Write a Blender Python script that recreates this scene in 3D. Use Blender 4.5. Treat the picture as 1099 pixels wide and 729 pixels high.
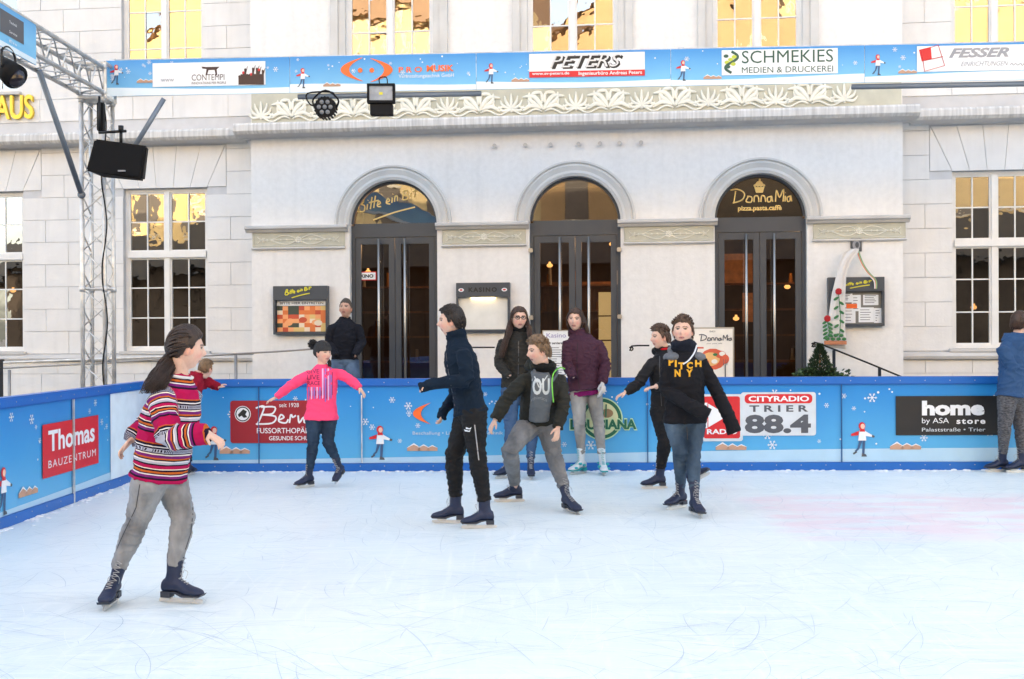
import bpy, bmesh, math, random
from mathutils import Vector, Matrix, noise as mn
from mathutils.bvhtree import BVHTree
R = math.radians
random.seed(7)
for o in list(bpy.data.objects): bpy.data.objects.remove(o)
sc = bpy.context.scene
col = sc.collection

# ------------------------------------------------------------------ camera
F = 1150.0; CX = 549.5; CY = 364.5; CAMH = 1.5
cam = bpy.data.cameras.new('camera'); camo = bpy.data.objects.new('camera', cam); col.objects.link(camo)
cam.lens = 36.0 * F / 1099.0; cam.sensor_width = 36; cam.clip_end = 500; cam.clip_start = 0.1
CM = Matrix.Rotation(R(90 - 0.22), 3, 'X') @ Matrix.Rotation(-0.005, 3, 'Z')
camo.matrix_world = Matrix.Translation((0, 0, CAMH)) @ CM.to_4x4()
sc.camera = camo
# ------------------------------------------------------------------ sky, sun, exposure
w = bpy.data.worlds.new('World'); sc.world = w; w.use_nodes = True
nt = w.node_tree; bg = nt.nodes['Background']
SUN_EL, SUN_AZ = 17.0, 12.0            # sun stands behind the big building, low
sky = nt.nodes.new('ShaderNodeTexSky'); sky.sky_type = 'NISHITA'; sky.sun_disc = False
sky.sun_elevation = R(SUN_EL); sky.sun_rotation = R(SUN_AZ); sky.dust_density = 2.5; sky.air_density = 1.0; sky.ozone_density = 0.7
hs = nt.nodes.new('ShaderNodeHueSaturation'); hs.inputs['Saturation'].default_value = 0.63
nt.links.new(sky.outputs[0], hs.inputs['Color']); nt.links.new(hs.outputs[0], bg.inputs[0])
bg.inputs[1].default_value = 0.15
sl = bpy.data.lights.new('sun', 'SUN'); sl.energy = 2.4; sl.angle = R(0.5); sl.color = (1.0, 0.84, 0.62)
so = bpy.data.objects.new('sun', sl); col.objects.link(so)
sd = Vector((math.sin(R(SUN_AZ)) * math.cos(R(SUN_EL)), math.cos(R(SUN_AZ)) * math.cos(R(SUN_EL)), math.sin(R(SUN_EL))))
so.rotation_euler = sd.to_track_quat('Z', 'Y').to_euler(); so.location = (0, 60, 40)
sc.view_settings.view_transform = 'Standard'; sc.view_settings.look = 'None'; sc.view_settings.gamma = 1
sc.view_settings.exposure = 2.72
sc.cycles.max_bounces = 6; sc.cycles.transparent_max_bounces = 12; sc.cycles.caustics_reflective = False; sc.cycles.caustics_refractive = False
sc.cycles.use_denoising = True

# ------------------------------------------------------------------ helpers
def S(r, g, b):
    f = lambda c: (c / 255 / 12.92) if c / 255 <= 0.04045 else ((c / 255 + 0.055) / 1.055) ** 2.4
    return (f(r), f(g), f(b))
MATS = {}
def mat(name, c, rough=0.6, metal=0.0, var=0.08, vs=6.0, bump=0.0, bs=60.0, spec=0.5, stretch=(1, 1, 1), emis=0, dark=None, coat=0, streak=0):
    if name in MATS: return MATS[name]
    m = bpy.data.materials.new(name); m.use_nodes = True; t = m.node_tree; b = t.nodes['Principled BSDF']
    b.inputs['Roughness'].default_value = rough; b.inputs['Metallic'].default_value = metal
    b.inputs['Specular IOR Level'].default_value = spec; b.inputs['Coat Weight'].default_value = coat
    tc = t.nodes.new('ShaderNodeTexCoord'); mp = t.nodes.new('ShaderNodeMapping'); mp.inputs['Scale'].default_value = stretch
    t.links.new(tc.outputs['Object'], mp.inputs[0])
    n = t.nodes.new('ShaderNodeTexNoise'); n.inputs['Scale'].default_value = vs; n.inputs['Detail'].default_value = 5
    t.links.new(mp.outputs[0], n.inputs[0])
    mr = t.nodes.new('ShaderNodeMapRange'); mr.inputs[1].default_value = 0.3; mr.inputs[2].default_value = 0.7
    t.links.new(n.outputs[0], mr.inputs[0])
    mx = t.nodes.new('ShaderNodeMix'); mx.data_type = 'RGBA'
    lo = dark if dark else tuple(x * (1 - var) for x in c); hi = tuple(min(1, x * (1 + var * 0.5)) for x in c)
    mx.inputs[6].default_value = (*lo, 1); mx.inputs[7].default_value = (*hi, 1)
    t.links.new(mr.outputs[0], mx.inputs[0]); t.links.new(mx.outputs[2], b.inputs['Base Color'])
    if bump:
        n2 = t.nodes.new('ShaderNodeTexNoise'); n2.inputs['Scale'].default_value = bs; n2.inputs['Detail'].default_value = 4
        t.links.new(mp.outputs[0], n2.inputs[0])
        bp = t.nodes.new('ShaderNodeBump'); bp.inputs['Strength'].default_value = bump; bp.inputs['Distance'].default_value = 0.01
        t.links.new(n2.outputs[0], bp.inputs['Height']); t.links.new(bp.outputs[0], b.inputs['Normal'])
    if emis:
        b.inputs['Emission Color'].default_value = (*c, 1); b.inputs['Emission Strength'].default_value = emis
    if streak:                                # rain streaks and large soft stains, part of the old surface
        m3 = t.nodes.new('ShaderNodeMapping'); m3.inputs['Scale'].default_value = (3.2, 3.2, .22); n3 = t.nodes.new('ShaderNodeTexNoise'); n3.inputs['Scale'].default_value = 2.2; n3.inputs['Detail'].default_value = 6
        r3 = t.nodes.new('ShaderNodeMapRange'); r3.inputs[1].default_value = .50; r3.inputs[2].default_value = .78; r3.inputs[3].default_value = 1; r3.inputs[4].default_value = 1 - streak
        n4 = t.nodes.new('ShaderNodeTexNoise'); n4.inputs['Scale'].default_value = .55; n4.inputs['Detail'].default_value = 8; n4.inputs['Roughness'].default_value = .7
        r4 = t.nodes.new('ShaderNodeMapRange'); r4.inputs[1].default_value = .40; r4.inputs[2].default_value = .68; r4.inputs[3].default_value = 1; r4.inputs[4].default_value = 1 - streak * .8
        t.links.new(tc.outputs['Object'], m3.inputs[0]); t.links.new(m3.outputs[0], n3.inputs[0]); t.links.new(tc.outputs['Object'], n4.inputs[0]); t.links.new(n3.outputs[0], r3.inputs[0]); t.links.new(n4.outputs[0], r4.inputs[0])
        mu = t.nodes.new('ShaderNodeMath'); mu.operation = 'MULTIPLY'; t.links.new(r3.outputs[0], mu.inputs[0]); t.links.new(r4.outputs[0], mu.inputs[1])
        vm = t.nodes.new('ShaderNodeVectorMath'); vm.operation = 'SCALE'; t.links.new(mx.outputs[2], vm.inputs[0]); t.links.new(mu.outputs[0], vm.inputs['Scale']); t.links.new(vm.outputs[0], b.inputs['Base Color'])
    MATS[name] = m; return m
def tag(o, label=None, cat=None, group=None, kind=None):
    if label: o['label'] = label
    if cat: o['category'] = cat
    if group: o['group'] = group
    if kind: o['kind'] = kind
    return o
def empty(name, loc=(0, 0, 0), rz=0.0, label=None, cat=None, group=None):
    o = bpy.data.objects.new(name, None); col.objects.link(o); o.location = loc; o.rotation_euler = (0, 0, rz)
    o.empty_display_size = 0.1
    return tag(o, label, cat, group)
class MB:
    def __init__(s): s.v = []; s.f = []; s.m = []
    def add(s, vs, fs, m=0):
        k = len(s.v); s.v += [tuple(p) for p in vs]; s.f += [tuple(i + k for i in f) for f in fs]; s.m += [m] * len(fs); return s
    def box(s, x0, x1, y0, y1, z0, z1, m=0):
        if x0 > x1: x0, x1 = x1, x0
        if y0 > y1: y0, y1 = y1, y0
        if z0 > z1: z0, z1 = z1, z0
        return s.add([(x0, y0, z0), (x1, y0, z0), (x1, y1, z0), (x0, y1, z0), (x0, y0, z1), (x1, y0, z1), (x1, y1, z1), (x0, y1, z1)],
            [(0, 3, 2, 1), (4, 5, 6, 7), (0, 1, 5, 4), (1, 2, 6, 5), (2, 3, 7, 6), (3, 0, 4, 7)], m)
    def poly(s, pts, y0, y1, m=0):           # xz polygon (counter-clockwise seen from -y) from y0 (front) to y1
        n = len(pts); ar = sum(pts[i][0] * pts[(i + 1) % n][1] - pts[(i + 1) % n][0] * pts[i][1] for i in range(n))
        if ar < 0: pts = pts[::-1]
        vs = [(x, y0, z) for x, z in pts] + [(x, y1, z) for x, z in pts]
        fs = [tuple(range(n)), tuple(range(2 * n - 1, n - 1, -1))] + [(i + n, (i + 1) % n + n, (i + 1) % n, i) for i in range(n)]
        return s.add(vs, fs, m)
    def profile(s, pts, x0, x1, m=0):        # yz polygon extruded along x
        n = len(pts); vs = [(x0, y, z) for y, z in pts] + [(x1, y, z) for y, z in pts]
        ar = sum(pts[i][0] * pts[(i + 1) % n][1] - pts[(i + 1) % n][0] * pts[i][1] for i in range(n))
        fs = [tuple(range(n - 1, -1, -1)), tuple(range(n, 2 * n))] + [(i, (i + 1) % n, (i + 1) % n + n, i + n) for i in range(n)]
        if ar < 0: fs = [f[::-1] for f in fs]
        return s.add(vs, fs, m)
    def tube(s, pts, rad, n=8, m=0, up=None, flat=1.0):
        pts = [Vector(p) for p in pts]; k = len(pts)
        if not isinstance(rad, (list, tuple)): rad = [rad] * k
        ref = Vector(up) if up else None; vs = []; prev = None
        for i, p in enumerate(pts):
            t = (pts[min(i + 1, k - 1)] - pts[max(i - 1, 0)])
            if t.length < 1e-9: t = Vector((0, 0, 1))
            t.normalize()
            if ref: a = t.cross(ref)
            elif prev is None: a = t.cross(Vector((0.3, 0.2, 1)) if abs(t.z) < 0.9 else Vector((1, 0.1, 0)))
            else: a = prev - t * prev.dot(t)
            if a.length < 1e-6: a = t.orthogonal()
            a.normalize(); prev = a; b = t.cross(a)
            for j in range(n):
                q = 2 * math.pi * j / n; vs.append(p + a * (math.cos(q) * rad[i]) + b * (math.sin(q) * rad[i] * flat))
        fs = [(i * n + j, i * n + (j + 1) % n, (i + 1) * n + (j + 1) % n, (i + 1) * n + j) for i in range(k - 1) for j in range(n)]
        fs += [tuple(range(n - 1, -1, -1)), tuple(range((k - 1) * n, k * n))]
        return s.add(vs, fs, m)
    def loft(s, rings, n=20, m=0):           # rings: (centre, half-axis a, half-axis b)
        vs = []
        for c, a, b in rings:
            for j in range(n):
                q = 2 * math.pi * j / n; vs.append(c + a * math.cos(q) + b * math.sin(q))
        k = len(rings)
        fs = [(i * n + j, i * n + (j + 1) % n, (i + 1) * n + (j + 1) % n, (i + 1) * n + j) for i in range(k - 1) for j in range(n)]
        fs += [tuple(range(n - 1, -1, -1)), tuple(range((k - 1) * n, k * n))]
        return s.add(vs, fs, m)
    def ball(s, c, r, nu=14, nv=9, m=0, M=None):
        c = Vector(c); r = r if isinstance(r, (tuple, list)) else (r, r, r); vs = []; M = M or Matrix.Identity(3)
        for i in range(nv + 1):
            t = math.pi * i / nv
            for j in range(nu):
                q = 2 * math.pi * j / nu
                vs.append(c + M @ Vector((r[0] * math.sin(t) * math.cos(q), r[1] * math.sin(t) * math.sin(q), -r[2] * math.cos(t))))
        fs = [(i * nu + j, i * nu + (j + 1) % nu, (i + 1) * nu + (j + 1) % nu, (i + 1) * nu + j) for i in range(nv) for j in range(nu)]
        return s.add(vs, fs, m)
    def xf(s, M):
        s.v = [tuple(M @ Vector(p)) for p in s.v]; return s
    def mesh(s, name='m', smooth=False):
        me = bpy.data.meshes.new(name); me.from_pydata(s.v, [], s.f)
        if any(s.m): me.polygons.foreach_set('material_index', s.m)
        if smooth: me.polygons.foreach_set('use_smooth', [True] * len(me.polygons))
        me.update(); return me
    def build(s, name, mats, parent=None, smooth=False, bevel=0, label=None):
        me = s.mesh(name, smooth)
        if bevel:
            bm = bmesh.new(); bm.from_mesh(me)
            bmesh.ops.remove_doubles(bm, verts=bm.verts, dist=1e-5)
            bmesh.ops.bevel(bm, geom=[e for e in bm.edges if e.is_manifold and e.calc_face_angle(0) > 0.6], offset=bevel, segments=2, affect='EDGES')
            bm.to_mesh(me); bm.free()
        return link(name, me, mats, parent, label)
def link(name, me, mats, parent=None, label=None):
    if not isinstance(mats, (list, tuple)): mats = [mats]
    for m in mats: me.materials.append(m)
    o = bpy.data.objects.new(name, me); col.objects.link(o); o.parent = parent
    if label: o['label'] = label
    return o
def pieces(mb, gap):
    """one MB per separate piece: islands whose boxes lie within gap of each other stay together"""
    par = list(range(len(mb.v)))
    def find(i):
        while par[i] != i: par[i] = par[par[i]]; i = par[i]
        return i
    for f in mb.f:
        r = find(f[0])
        for q in f[1:]: par[find(q)] = r
    box = {}
    for i, p in enumerate(mb.v):
        r = find(i); q = box.get(r)
        box[r] = [p[0], p[0], p[2], p[2]] if q is None else [min(q[0], p[0]), max(q[1], p[0]), min(q[2], p[2]), max(q[3], p[2])]
    keys = sorted(box, key=lambda k: box[k][0]); g = {k: k for k in keys}
    def fg(i):
        while g[i] != i: i = g[i]
        return i
    for i, k in enumerate(keys):
        for l in keys[i + 1:]:
            A, B = box[k], box[l]
            if B[0] > A[1] + gap: break
            if B[2] <= A[3] + gap and A[2] <= B[3] + gap: g[fg(l)] = fg(k)
    out = {}
    for f, m in zip(mb.f, mb.m): out.setdefault(fg(find(f[0])), []).append((f, m))
    res = []
    for lst in out.values():
        n = MB(); mp = {}
        for f, m in lst:
            ids = []
            for i in f:
                if i not in mp: mp[i] = len(n.v); n.v.append(mb.v[i])
                ids.append(mp[i])
            n.f.append(tuple(ids)); n.m.append(m)
        res.append(n)
    return res
def build_each(mb, gap, name, mats, parent=None, fix=False, **k):
    for n in pieces(mb, gap):
        o = n.build(name, mats, parent, **k)
        if fix: fixn(o)
def fixn(o):
    bm = bmesh.new(); bm.from_mesh(o.data); bmesh.ops.recalc_face_normals(bm, faces=bm.faces); bm.to_mesh(o.data); bm.free(); return o
def ray(px, py):
    return CM @ Vector(((px - CX) / F, -(py - CY) / F, -1.0))
CAM = Vector((0, 0, CAMH))
def at(px, py, Y):                            # world point seen at (px,py) at depth Y
    d = ray(px, py); return CAM + d * (Y / d.y)
def on_ice(px, py, z=0.0):
    d = ray(px, py); return CAM + d * ((z - CAMH) / d.z)
class Frame:
    def __init__(s, px, Y, tan):
        s.o = at(px, 360, Y); s.o.z = 0; s.a = -math.atan(tan)
        s.M = Matrix.Translation(s.o) @ Matrix.Rotation(s.a, 4, 'Z'); s.I = s.M.inverted()
    def uv(s, px, py, d=0.0):
        c = s.I @ CAM; r = s.I.to_3x3() @ ray(px, py); p = c + r * ((d - c.y) / r.y); return p.x, p.z
    def rect(s, x0, y0, x1, y1, d=0.0):
        ym = (y0 + y1) / 2; xm = (x0 + x1) / 2
        return s.uv(x0, ym, d)[0], s.uv(x1, ym, d)[0], s.uv(xm, y1, d)[1], s.uv(xm, y0, d)[1]
def catmull(pts, k=6):
    P = [Vector(p) for p in pts]; out = []
    for i in range(len(P) - 1):
        a = P[max(i - 1, 0)]; b = P[i]; c = P[i + 1]; d = P[min(i + 2, len(P) - 1)]
        for j in range(k):
            t = j / k
            out.append(0.5 * ((2 * b) + (c - a) * t + (2 * a - 5 * b + 4 * c - d) * t * t + (3 * b - a - 3 * c + d) * t ** 3))
    out.append(P[-1]); return out
def text_mesh(txt, off=0.0, shear=0.0, res=3, sp=1.0):
    c = bpy.data.curves.new('t', 'FONT'); c.body = txt; c.resolution_u = res; c.offset = off; c.shear = shear; c.fill_mode = 'FRONT'
    c.space_character = sp
    o = bpy.data.objects.new('t', c); col.objects.link(o); bpy.context.view_layer.update()
    dg = bpy.context.evaluated_depsgraph_get(); me = bpy.data.meshes.new_from_object(o.evaluated_get(dg))
    bpy.data.objects.remove(o); v = [(p.co.x, p.co.y) for p in me.vertices]; f = [tuple(p.vertices) for p in me.polygons]
    bpy.data.meshes.remove(me)
    if not v: return [], []
    x0 = min(p[0] for p in v); x1 = max(p[0] for p in v); y0 = min(p[1] for p in v); y1 = max(p[1] for p in v)
    return [((p[0] - x0) / (x1 - x0), (p[1] - y0) / (y1 - y0)) for p in v], f
def text_to(mb, txt, x0, x1, z0, z1, y, m=0, **k):       # letters as flat plates 1 mm thick
    v, f = text_mesh(txt, **k); n = len(v)
    mb.add([(x0 + a * (x1 - x0), y, z0 + b * (z1 - z0)) for a, b in v], f, m); return mb
def strokes(mb, lines, x0, x1, z0, z1, y, r, m=0, smooth=True):  # hand lettering in the unit box
    for l in lines:
        p = [Vector((x0 + a * (x1 - x0), y, z0 + b * (z1 - z0))) for a, b in l]
        if smooth and len(p) > 2: p = catmull(p, 4)
        mb.tube(p, r, 5, m, up=(0, 1, 0), flat=0.35)
BITTE = [[(0, 0.28), (.02, .55), (.06, .78)], [(.03, .72), (.09, .80), (.09, .62), (.04, .56), (.11, .50), (.10, .32), (.01, .28)], [(.15, .36), (.16, .56)], [(.165, .68), (.17, .70)],
    [(.205, .38), (.235, .80)], [(.26, .42), (.29, .84)], [(.18, .60), (.34, .68)], [(.32, .52), (.37, .58), (.34, .66), (.32, .48), (.38, .46)],
    [(.47, .60), (.52, .66), (.49, .74), (.465, .58), (.53, .54)], [(.555, .58), (.565, .76)], [(.57, .88), (.575, .90)], [(.60, .62), (.61, .80), (.645, .80), (.645, .64)],
    [(.73, .68), (.75, .98)], [(.74, .96), (.80, 1.0), (.80, .86), (.75, .84), (.82, .80), (.80, .70), (.73, .68)], [(.86, .76), (.87, .92)], [(.875, 1.02), (.88, 1.04)], [(.92, .76), (.95, 1.08)], [(.90, .96), (1.0, 1.0)],
    [(.25, .0), (.6, .25), (.93, .42)]]
DONNA = [[(.06, .15), (.09, .85)], [(0, .9), (.12, .95), (.24, .7), (.2, .3), (.04, .12)], [(.31, .5), (.27, .2), (.36, .15), (.37, .45), (.29, .52)], [(.41, .15), (.42, .5), (.48, .48), (.49, .15)],
    [(.53, .15), (.54, .5), (.59, .48), (.61, .15)], [(.7, .48), (.64, .4), (.65, .15), (.7, .2), (.71, .5), (.73, .15)], [(.78, .15), (.8, .85), (.85, .4), (.92, .9), (.91, .15)],
    [(.945, .15), (.95, .5)], [(.95, .68), (.955, .7)], [(1.03, .48), (.98, .38), (.99, .15), (1.03, .2), (1.04, .5), (1.06, .15)]]
# ------------------------------------------------------------------ materials
plaster = mat('white plaster', (0.80, 0.785, 0.765), 0.85, var=0.05, vs=14, bump=0.2, bs=35, streak=.07)
stone = mat('pale limestone blocks', (0.75, 0.74, 0.725), 0.85, var=0.05, vs=3, bump=0.3, bs=30, streak=.08)
joint = mat('mortar', (0.56, 0.56, 0.57), 0.95)
mould = mat('grey stone moulding', (0.56, 0.55, 0.54), 0.8, var=0.12, vs=3, bump=0.2)
gutter = mat('weathered zinc gutter', (0.60, 0.595, 0.585), 0.65, var=0.30, vs=7, stretch=(3.5, 1, 0.2), bump=0.2)
olive = mat('olive frieze ground', S(192, 190, 174), 0.8, var=0.12)
relief = mat('cream relief', S(226, 224, 212), 0.75, var=0.08)
anth = mat('anthracite door frame', S(66, 72, 80), 0.4, var=0.06)
steel = mat('brushed stainless', (0.45, 0.44, 0.42), 0.38, 1.0)
alu = mat('truss aluminium', (0.66, 0.655, 0.64), 0.45, 0.55, var=0.25, vs=9)
greybar = mat('grey painted tube', S(118, 128, 140), 0.5, 0.3)
winwhite = mat('white window paint', (0.76, 0.75, 0.73), 0.45, var=0.06)
black = mat('black plastic', (0.007, 0.007, 0.008), 0.7, bump=0.2, bs=200, spec=.25)
blackmet = mat('black metal', (0.01, 0.01, 0.011), 0.4, 0.3)
roomm = mat('dim interior wall', (0.16, 0.10, 0.065), 0.8, var=0.3, vs=2)
wood = mat('warm interior wood', (0.30, 0.14, 0.06), 0.5, var=0.35, vs=5, stretch=(3, 3, 0.5))
whitep = mat('white print', (0.78, 0.80, 0.82), 0.45, var=0.02)
greyp = mat('dark grey print', S(80, 84, 92), 0.5)
midp = mat('mid grey print', S(150, 152, 158), 0.5)
blackp = mat('black print', (0.011, 0.011, 0.012), 0.45)
redp = mat('red print', S(205, 32, 40), 0.45, var=0.04)
dredp = mat('dark red print', S(150, 22, 36), 0.45, var=0.05)
orangep = mat('orange print', S(240, 105, 40), 0.45, var=0.03)
greenp = mat('green print', S(50, 120, 75), 0.5)
yellowp = mat('yellow print', S(215, 205, 50), 0.5)
goldp = mat('gold lettering', S(235, 196, 120), 0.4, var=0.05)
brownp = mat('brown print', S(190, 150, 125), 0.6)
moundp = mat('pale blue mound print', S(172, 206, 228), .35, var=.05, vs=5)
skinp = mat('peach print', S(235, 190, 170), 0.6)
bluerail = mat('blue plastic rail', S(26, 100, 182), 0.35, var=0.06, vs=3, bump=0.1)
snowp = mat('snow print', S(222, 236, 244), 0.4, var=0.03)
pave = mat('grey stone paving', (0.22, 0.21, 0.20), 0.9, var=0.25, vs=3, bump=0.3, bs=8)

def print_mat(name, top, bot, z0, z1, gloss=0.32):       # printed sky of the banners: the colour of the print runs from top to bottom
    m = mat(name, top, gloss); t = m.node_tree; b = t.nodes['Principled BSDF']
    tc = [n for n in t.nodes if n.type == 'TEX_COORD'][0]
    sp = t.nodes.new('ShaderNodeSeparateXYZ'); t.links.new(tc.outputs['Object'], sp.inputs[0])
    mr = t.nodes.new('ShaderNodeMapRange'); mr.inputs[1].default_value = z0; mr.inputs[2].default_value = z1; t.links.new(sp.outputs[2], mr.inputs[0])
    nn = [n for n in t.nodes if n.type == 'TEX_NOISE'][0]; nn.inputs['Scale'].default_value = 1.1
    ad = t.nodes.new('ShaderNodeMath'); ad.operation = 'MULTIPLY_ADD'; ad.inputs[1].default_value = 0.35
    sb = t.nodes.new('ShaderNodeMath'); sb.operation = 'SUBTRACT'; sb.inputs[1].default_value = 0.5
    t.links.new(nn.outputs[0], sb.inputs[0]); t.links.new(sb.outputs[0], ad.inputs[0]); t.links.new(mr.outputs[0], ad.inputs[2])
    mx = t.nodes.new('ShaderNodeMix'); mx.data_type = 'RGBA'; mx.inputs[6].default_value = (*bot, 1); mx.inputs[7].default_value = (*top, 1)
    t.links.new(ad.outputs[0], mx.inputs[0]); t.links.new(mx.outputs[2], b.inputs['Base Color'])
    return m
bannerm = print_mat('banner sky print', S(52, 136, 204), S(120, 188, 228), 4.35, 4.75, 0.5)
barrm = print_mat('barrier sky print', S(32, 128, 200), S(88, 172, 218), 0.1, 0.95, 0.3)

def glass_mat(name, tint, fac, wav=0.0, ws=3.0, rough=0.0):
    m = bpy.data.materials.new(name); m.use_nodes = True; t = m.node_tree; t.nodes.remove(t.nodes['Principled BSDF'])
    out = t.nodes['Material Output']; tr = t.nodes.new('ShaderNodeBsdfTransparent'); gl = t.nodes.new('ShaderNodeBsdfGlossy')
    tr.inputs[0].default_value = (*tint, 1); gl.inputs['Roughness'].default_value = rough; gl.inputs[0].default_value = (1, 0.97, 0.92, 1)
    mx = t.nodes.new('ShaderNodeMixShader'); fr = t.nodes.new('ShaderNodeLayerWeight'); fr.inputs[0].default_value = 0.3
    mr = t.nodes.new('ShaderNodeMapRange'); mr.inputs[3].default_value = fac; mr.inputs[4].default_value = 1.0
    t.links.new(fr.outputs['Fresnel'], mr.inputs[0]); t.links.new(mr.outputs[0], mx.inputs[0])
    t.links.new(tr.outputs[0], mx.inputs[1]); t.links.new(gl.outputs[0], mx.inputs[2]); t.links.new(mx.outputs[0], out.inputs[0])
    if wav:
        tc = t.nodes.new('ShaderNodeTexCoord'); n = t.nodes.new('ShaderNodeTexNoise'); n.inputs['Scale'].default_value = ws; n.inputs['Detail'].default_value = 1.5
        bp = t.nodes.new('ShaderNodeBump'); bp.inputs['Strength'].default_value = wav; bp.inputs['Distance'].default_value = 0.06
        t.links.new(tc.outputs['Object'], n.inputs[0]); t.links.new(n.outputs[0], bp.inputs['Height']); t.links.new(bp.outputs[0], gl.inputs['Normal'])
    return m
glass_win = glass_mat('old window glass', (0.5, 0.47, 0.42), 0.27, 0.016, 6.0)
glass_door = glass_mat('dark door glass', (0.55, 0.50, 0.44), 0.10, 0.008, 1.5)
glass_fan = glass_mat('fanlight glass', (0.4, 0.33, 0.27), 0.12, 0.04, 2.5)

# ------------------------------------------------------------------ frames of reference
FF = Frame(574, 15.0, 0.115)          # facade plane
FB = Frame(574, 12.2, 0.0575)         # overhead banner plane
RB = Frame(574, 11.85, 0.0213)        # back barrier, inner face
XL = RB.uv(170, 480)[0]               # left barrier, inner face, in the barrier frame
class FrameAt(Frame):
    def __init__(s, o, a): s.o = o; s.a = a; s.M = Matrix.Translation(o) @ Matrix.Rotation(a, 4, 'Z'); s.I = s.M.inverted()
RL = FrameAt(RB.M @ Vector((XL, 0, 0)), RB.a + math.pi / 2)

# ------------------------------------------------------------------ ground, ice
def ice_material():
    m = mat('skated ice', (0.74, 0.83, 0.88), 0.34, spec=0.35, bump=0); t = m.node_tree; b = t.nodes['Principled BSDF']
    tc = [n for n in t.nodes if n.type == 'TEX_COORD'][0]
    def noise(scale, st, rot, det=4):
        mp = t.nodes.new('ShaderNodeMapping'); mp.inputs['Scale'].default_value = st; mp.inputs['Rotation'].default_value = (0, 0, R(rot))
        n = t.nodes.new('ShaderNodeTexNoise'); n.inputs['Scale'].default_value = scale; n.inputs['Detail'].default_value = det; n.inputs['Distortion'].default_value = 0.4
        t.links.new(tc.outputs['Object'], mp.inputs[0]); t.links.new(mp.outputs[0], n.inputs[0]); return n.outputs[0]
    def mr(x, a, c, d=0.0, e=1.0):
        r = t.nodes.new('ShaderNodeMapRange'); r.inputs[1].default_value = a; r.inputs[2].default_value = c; r.inputs[3].default_value = d; r.inputs[4].default_value = e
        t.links.new(x, r.inputs[0]); return r.outputs[0]
    def mth(op, a, c):
        n = t.nodes.new('ShaderNodeMath'); n.operation = op
        for i, q in enumerate((a, c)):
            if isinstance(q, (int, float)): n.inputs[i].default_value = q
            else: t.links.new(q, n.inputs[i])
        return n.outputs[0]
    def mix(f, a, c):
        n = t.nodes.new('ShaderNodeMix'); n.data_type = 'RGBA'; t.links.new(f, n.inputs[0])
        for i, q in ((6, a), (7, c)):
            if isinstance(q, tuple): n.inputs[i].default_value = (*q, 1)
            else: t.links.new(q, n.inputs[i])
        return n.outputs[2]
    s1 = mr(noise(1.5, (1, 14, 1), 12, 3), 0.54, 0.72); s2 = mr(noise(1.3, (13, 1, 1), 55, 3), 0.55, 0.74); s3 = mr(noise(1.1, (1, 16, 1), -32, 3), 0.54, 0.72)
    st = mth('MAXIMUM', mth('MAXIMUM', s1, s2), s3)
    big = mr(noise(0.35, (1, 1, 1), 0, 3), 0.35, 0.65)
    fine = mr(noise(55, (1, 1, 1), 0, 6), 0.42, 0.9)
    base = mix(big, (0.68, 0.77, 0.785), (0.78, 0.85, 0.85))
    c1 = mix(mth('MULTIPLY', st, 0.6), base, (0.85, 0.90, 0.90))
    c2 = mix(mth('MULTIPLY', fine, 0.35), c1, (0.86, 0.905, 0.905))
    # faint pink ghost of an advert frozen under the ice
    sp = t.nodes.new('ShaderNodeSeparateXYZ'); t.links.new(tc.outputs['Object'], sp.inputs[0])
    def band(o, lo, hi, e):
        return mth('MULTIPLY', mr(o, lo, lo + e), mr(o, hi, hi - e))
    box = mth('MULTIPLY', band(sp.outputs[0], 1.95, 5.9, 0.25), band(sp.outputs[1], 7.6, 10.1, 0.4))
    pk = mth('MULTIPLY', box, mr(noise(1.4, (1, 3, 1), 0), 0.40, 0.58, 0.25, 1.0))
    c3 = mix(mth('MULTIPLY', pk, 0.55), c2, (0.84, 0.60, 0.66))
    t.links.new(c3, b.inputs['Base Color'])
    t.links.new(mr(mth('MAXIMUM', st, fine), 0, 1, 0.38, 0.6), b.inputs['Roughness'])
    bp = t.nodes.new('ShaderNodeBump'); bp.inputs['Strength'].default_value = 0.05; bp.inputs['Distance'].default_value = 0.01
    t.links.new(mth('ADD', st, fine), bp.inputs['Height']); t.links.new(bp.outputs[0], b.inputs['Normal'])
    return m
icem = ice_material()
Mr = RB.M
def rb(x, y, z=0): return Mr @ Vector((x, y, z))
g = MB(); c = [rb(XL - 0.02, -22), rb(14, -22), rb(14, 0.06), rb(XL - 0.02, 0.06)]
g.add([(p.x, p.y, 0.0) for p in c] + [(p.x, p.y, -0.12) for p in c], [(0, 1, 2, 3), (0, 4, 5, 1), (1, 5, 6, 2), (2, 6, 7, 3), (3, 7, 4, 0)])
tag(g.build('ice', icem), 'white scratched skating ice', kind='structure')
g = MB(); g.box(-120, 120, -120, 120, -0.3, -0.13)
tag(g.build('ground', pave), 'paved square around the rink', kind='structure')
# terrace step in front of the building
TER = 0.25
g = MB(); g.box(-30, 30, -2.2, 0.6, -0.13, TER - 0.001); o = tag(g.build('terrace', pave), 'stone terrace in front of the restaurant', kind='structure'); o.matrix_world = FF.M
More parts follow.
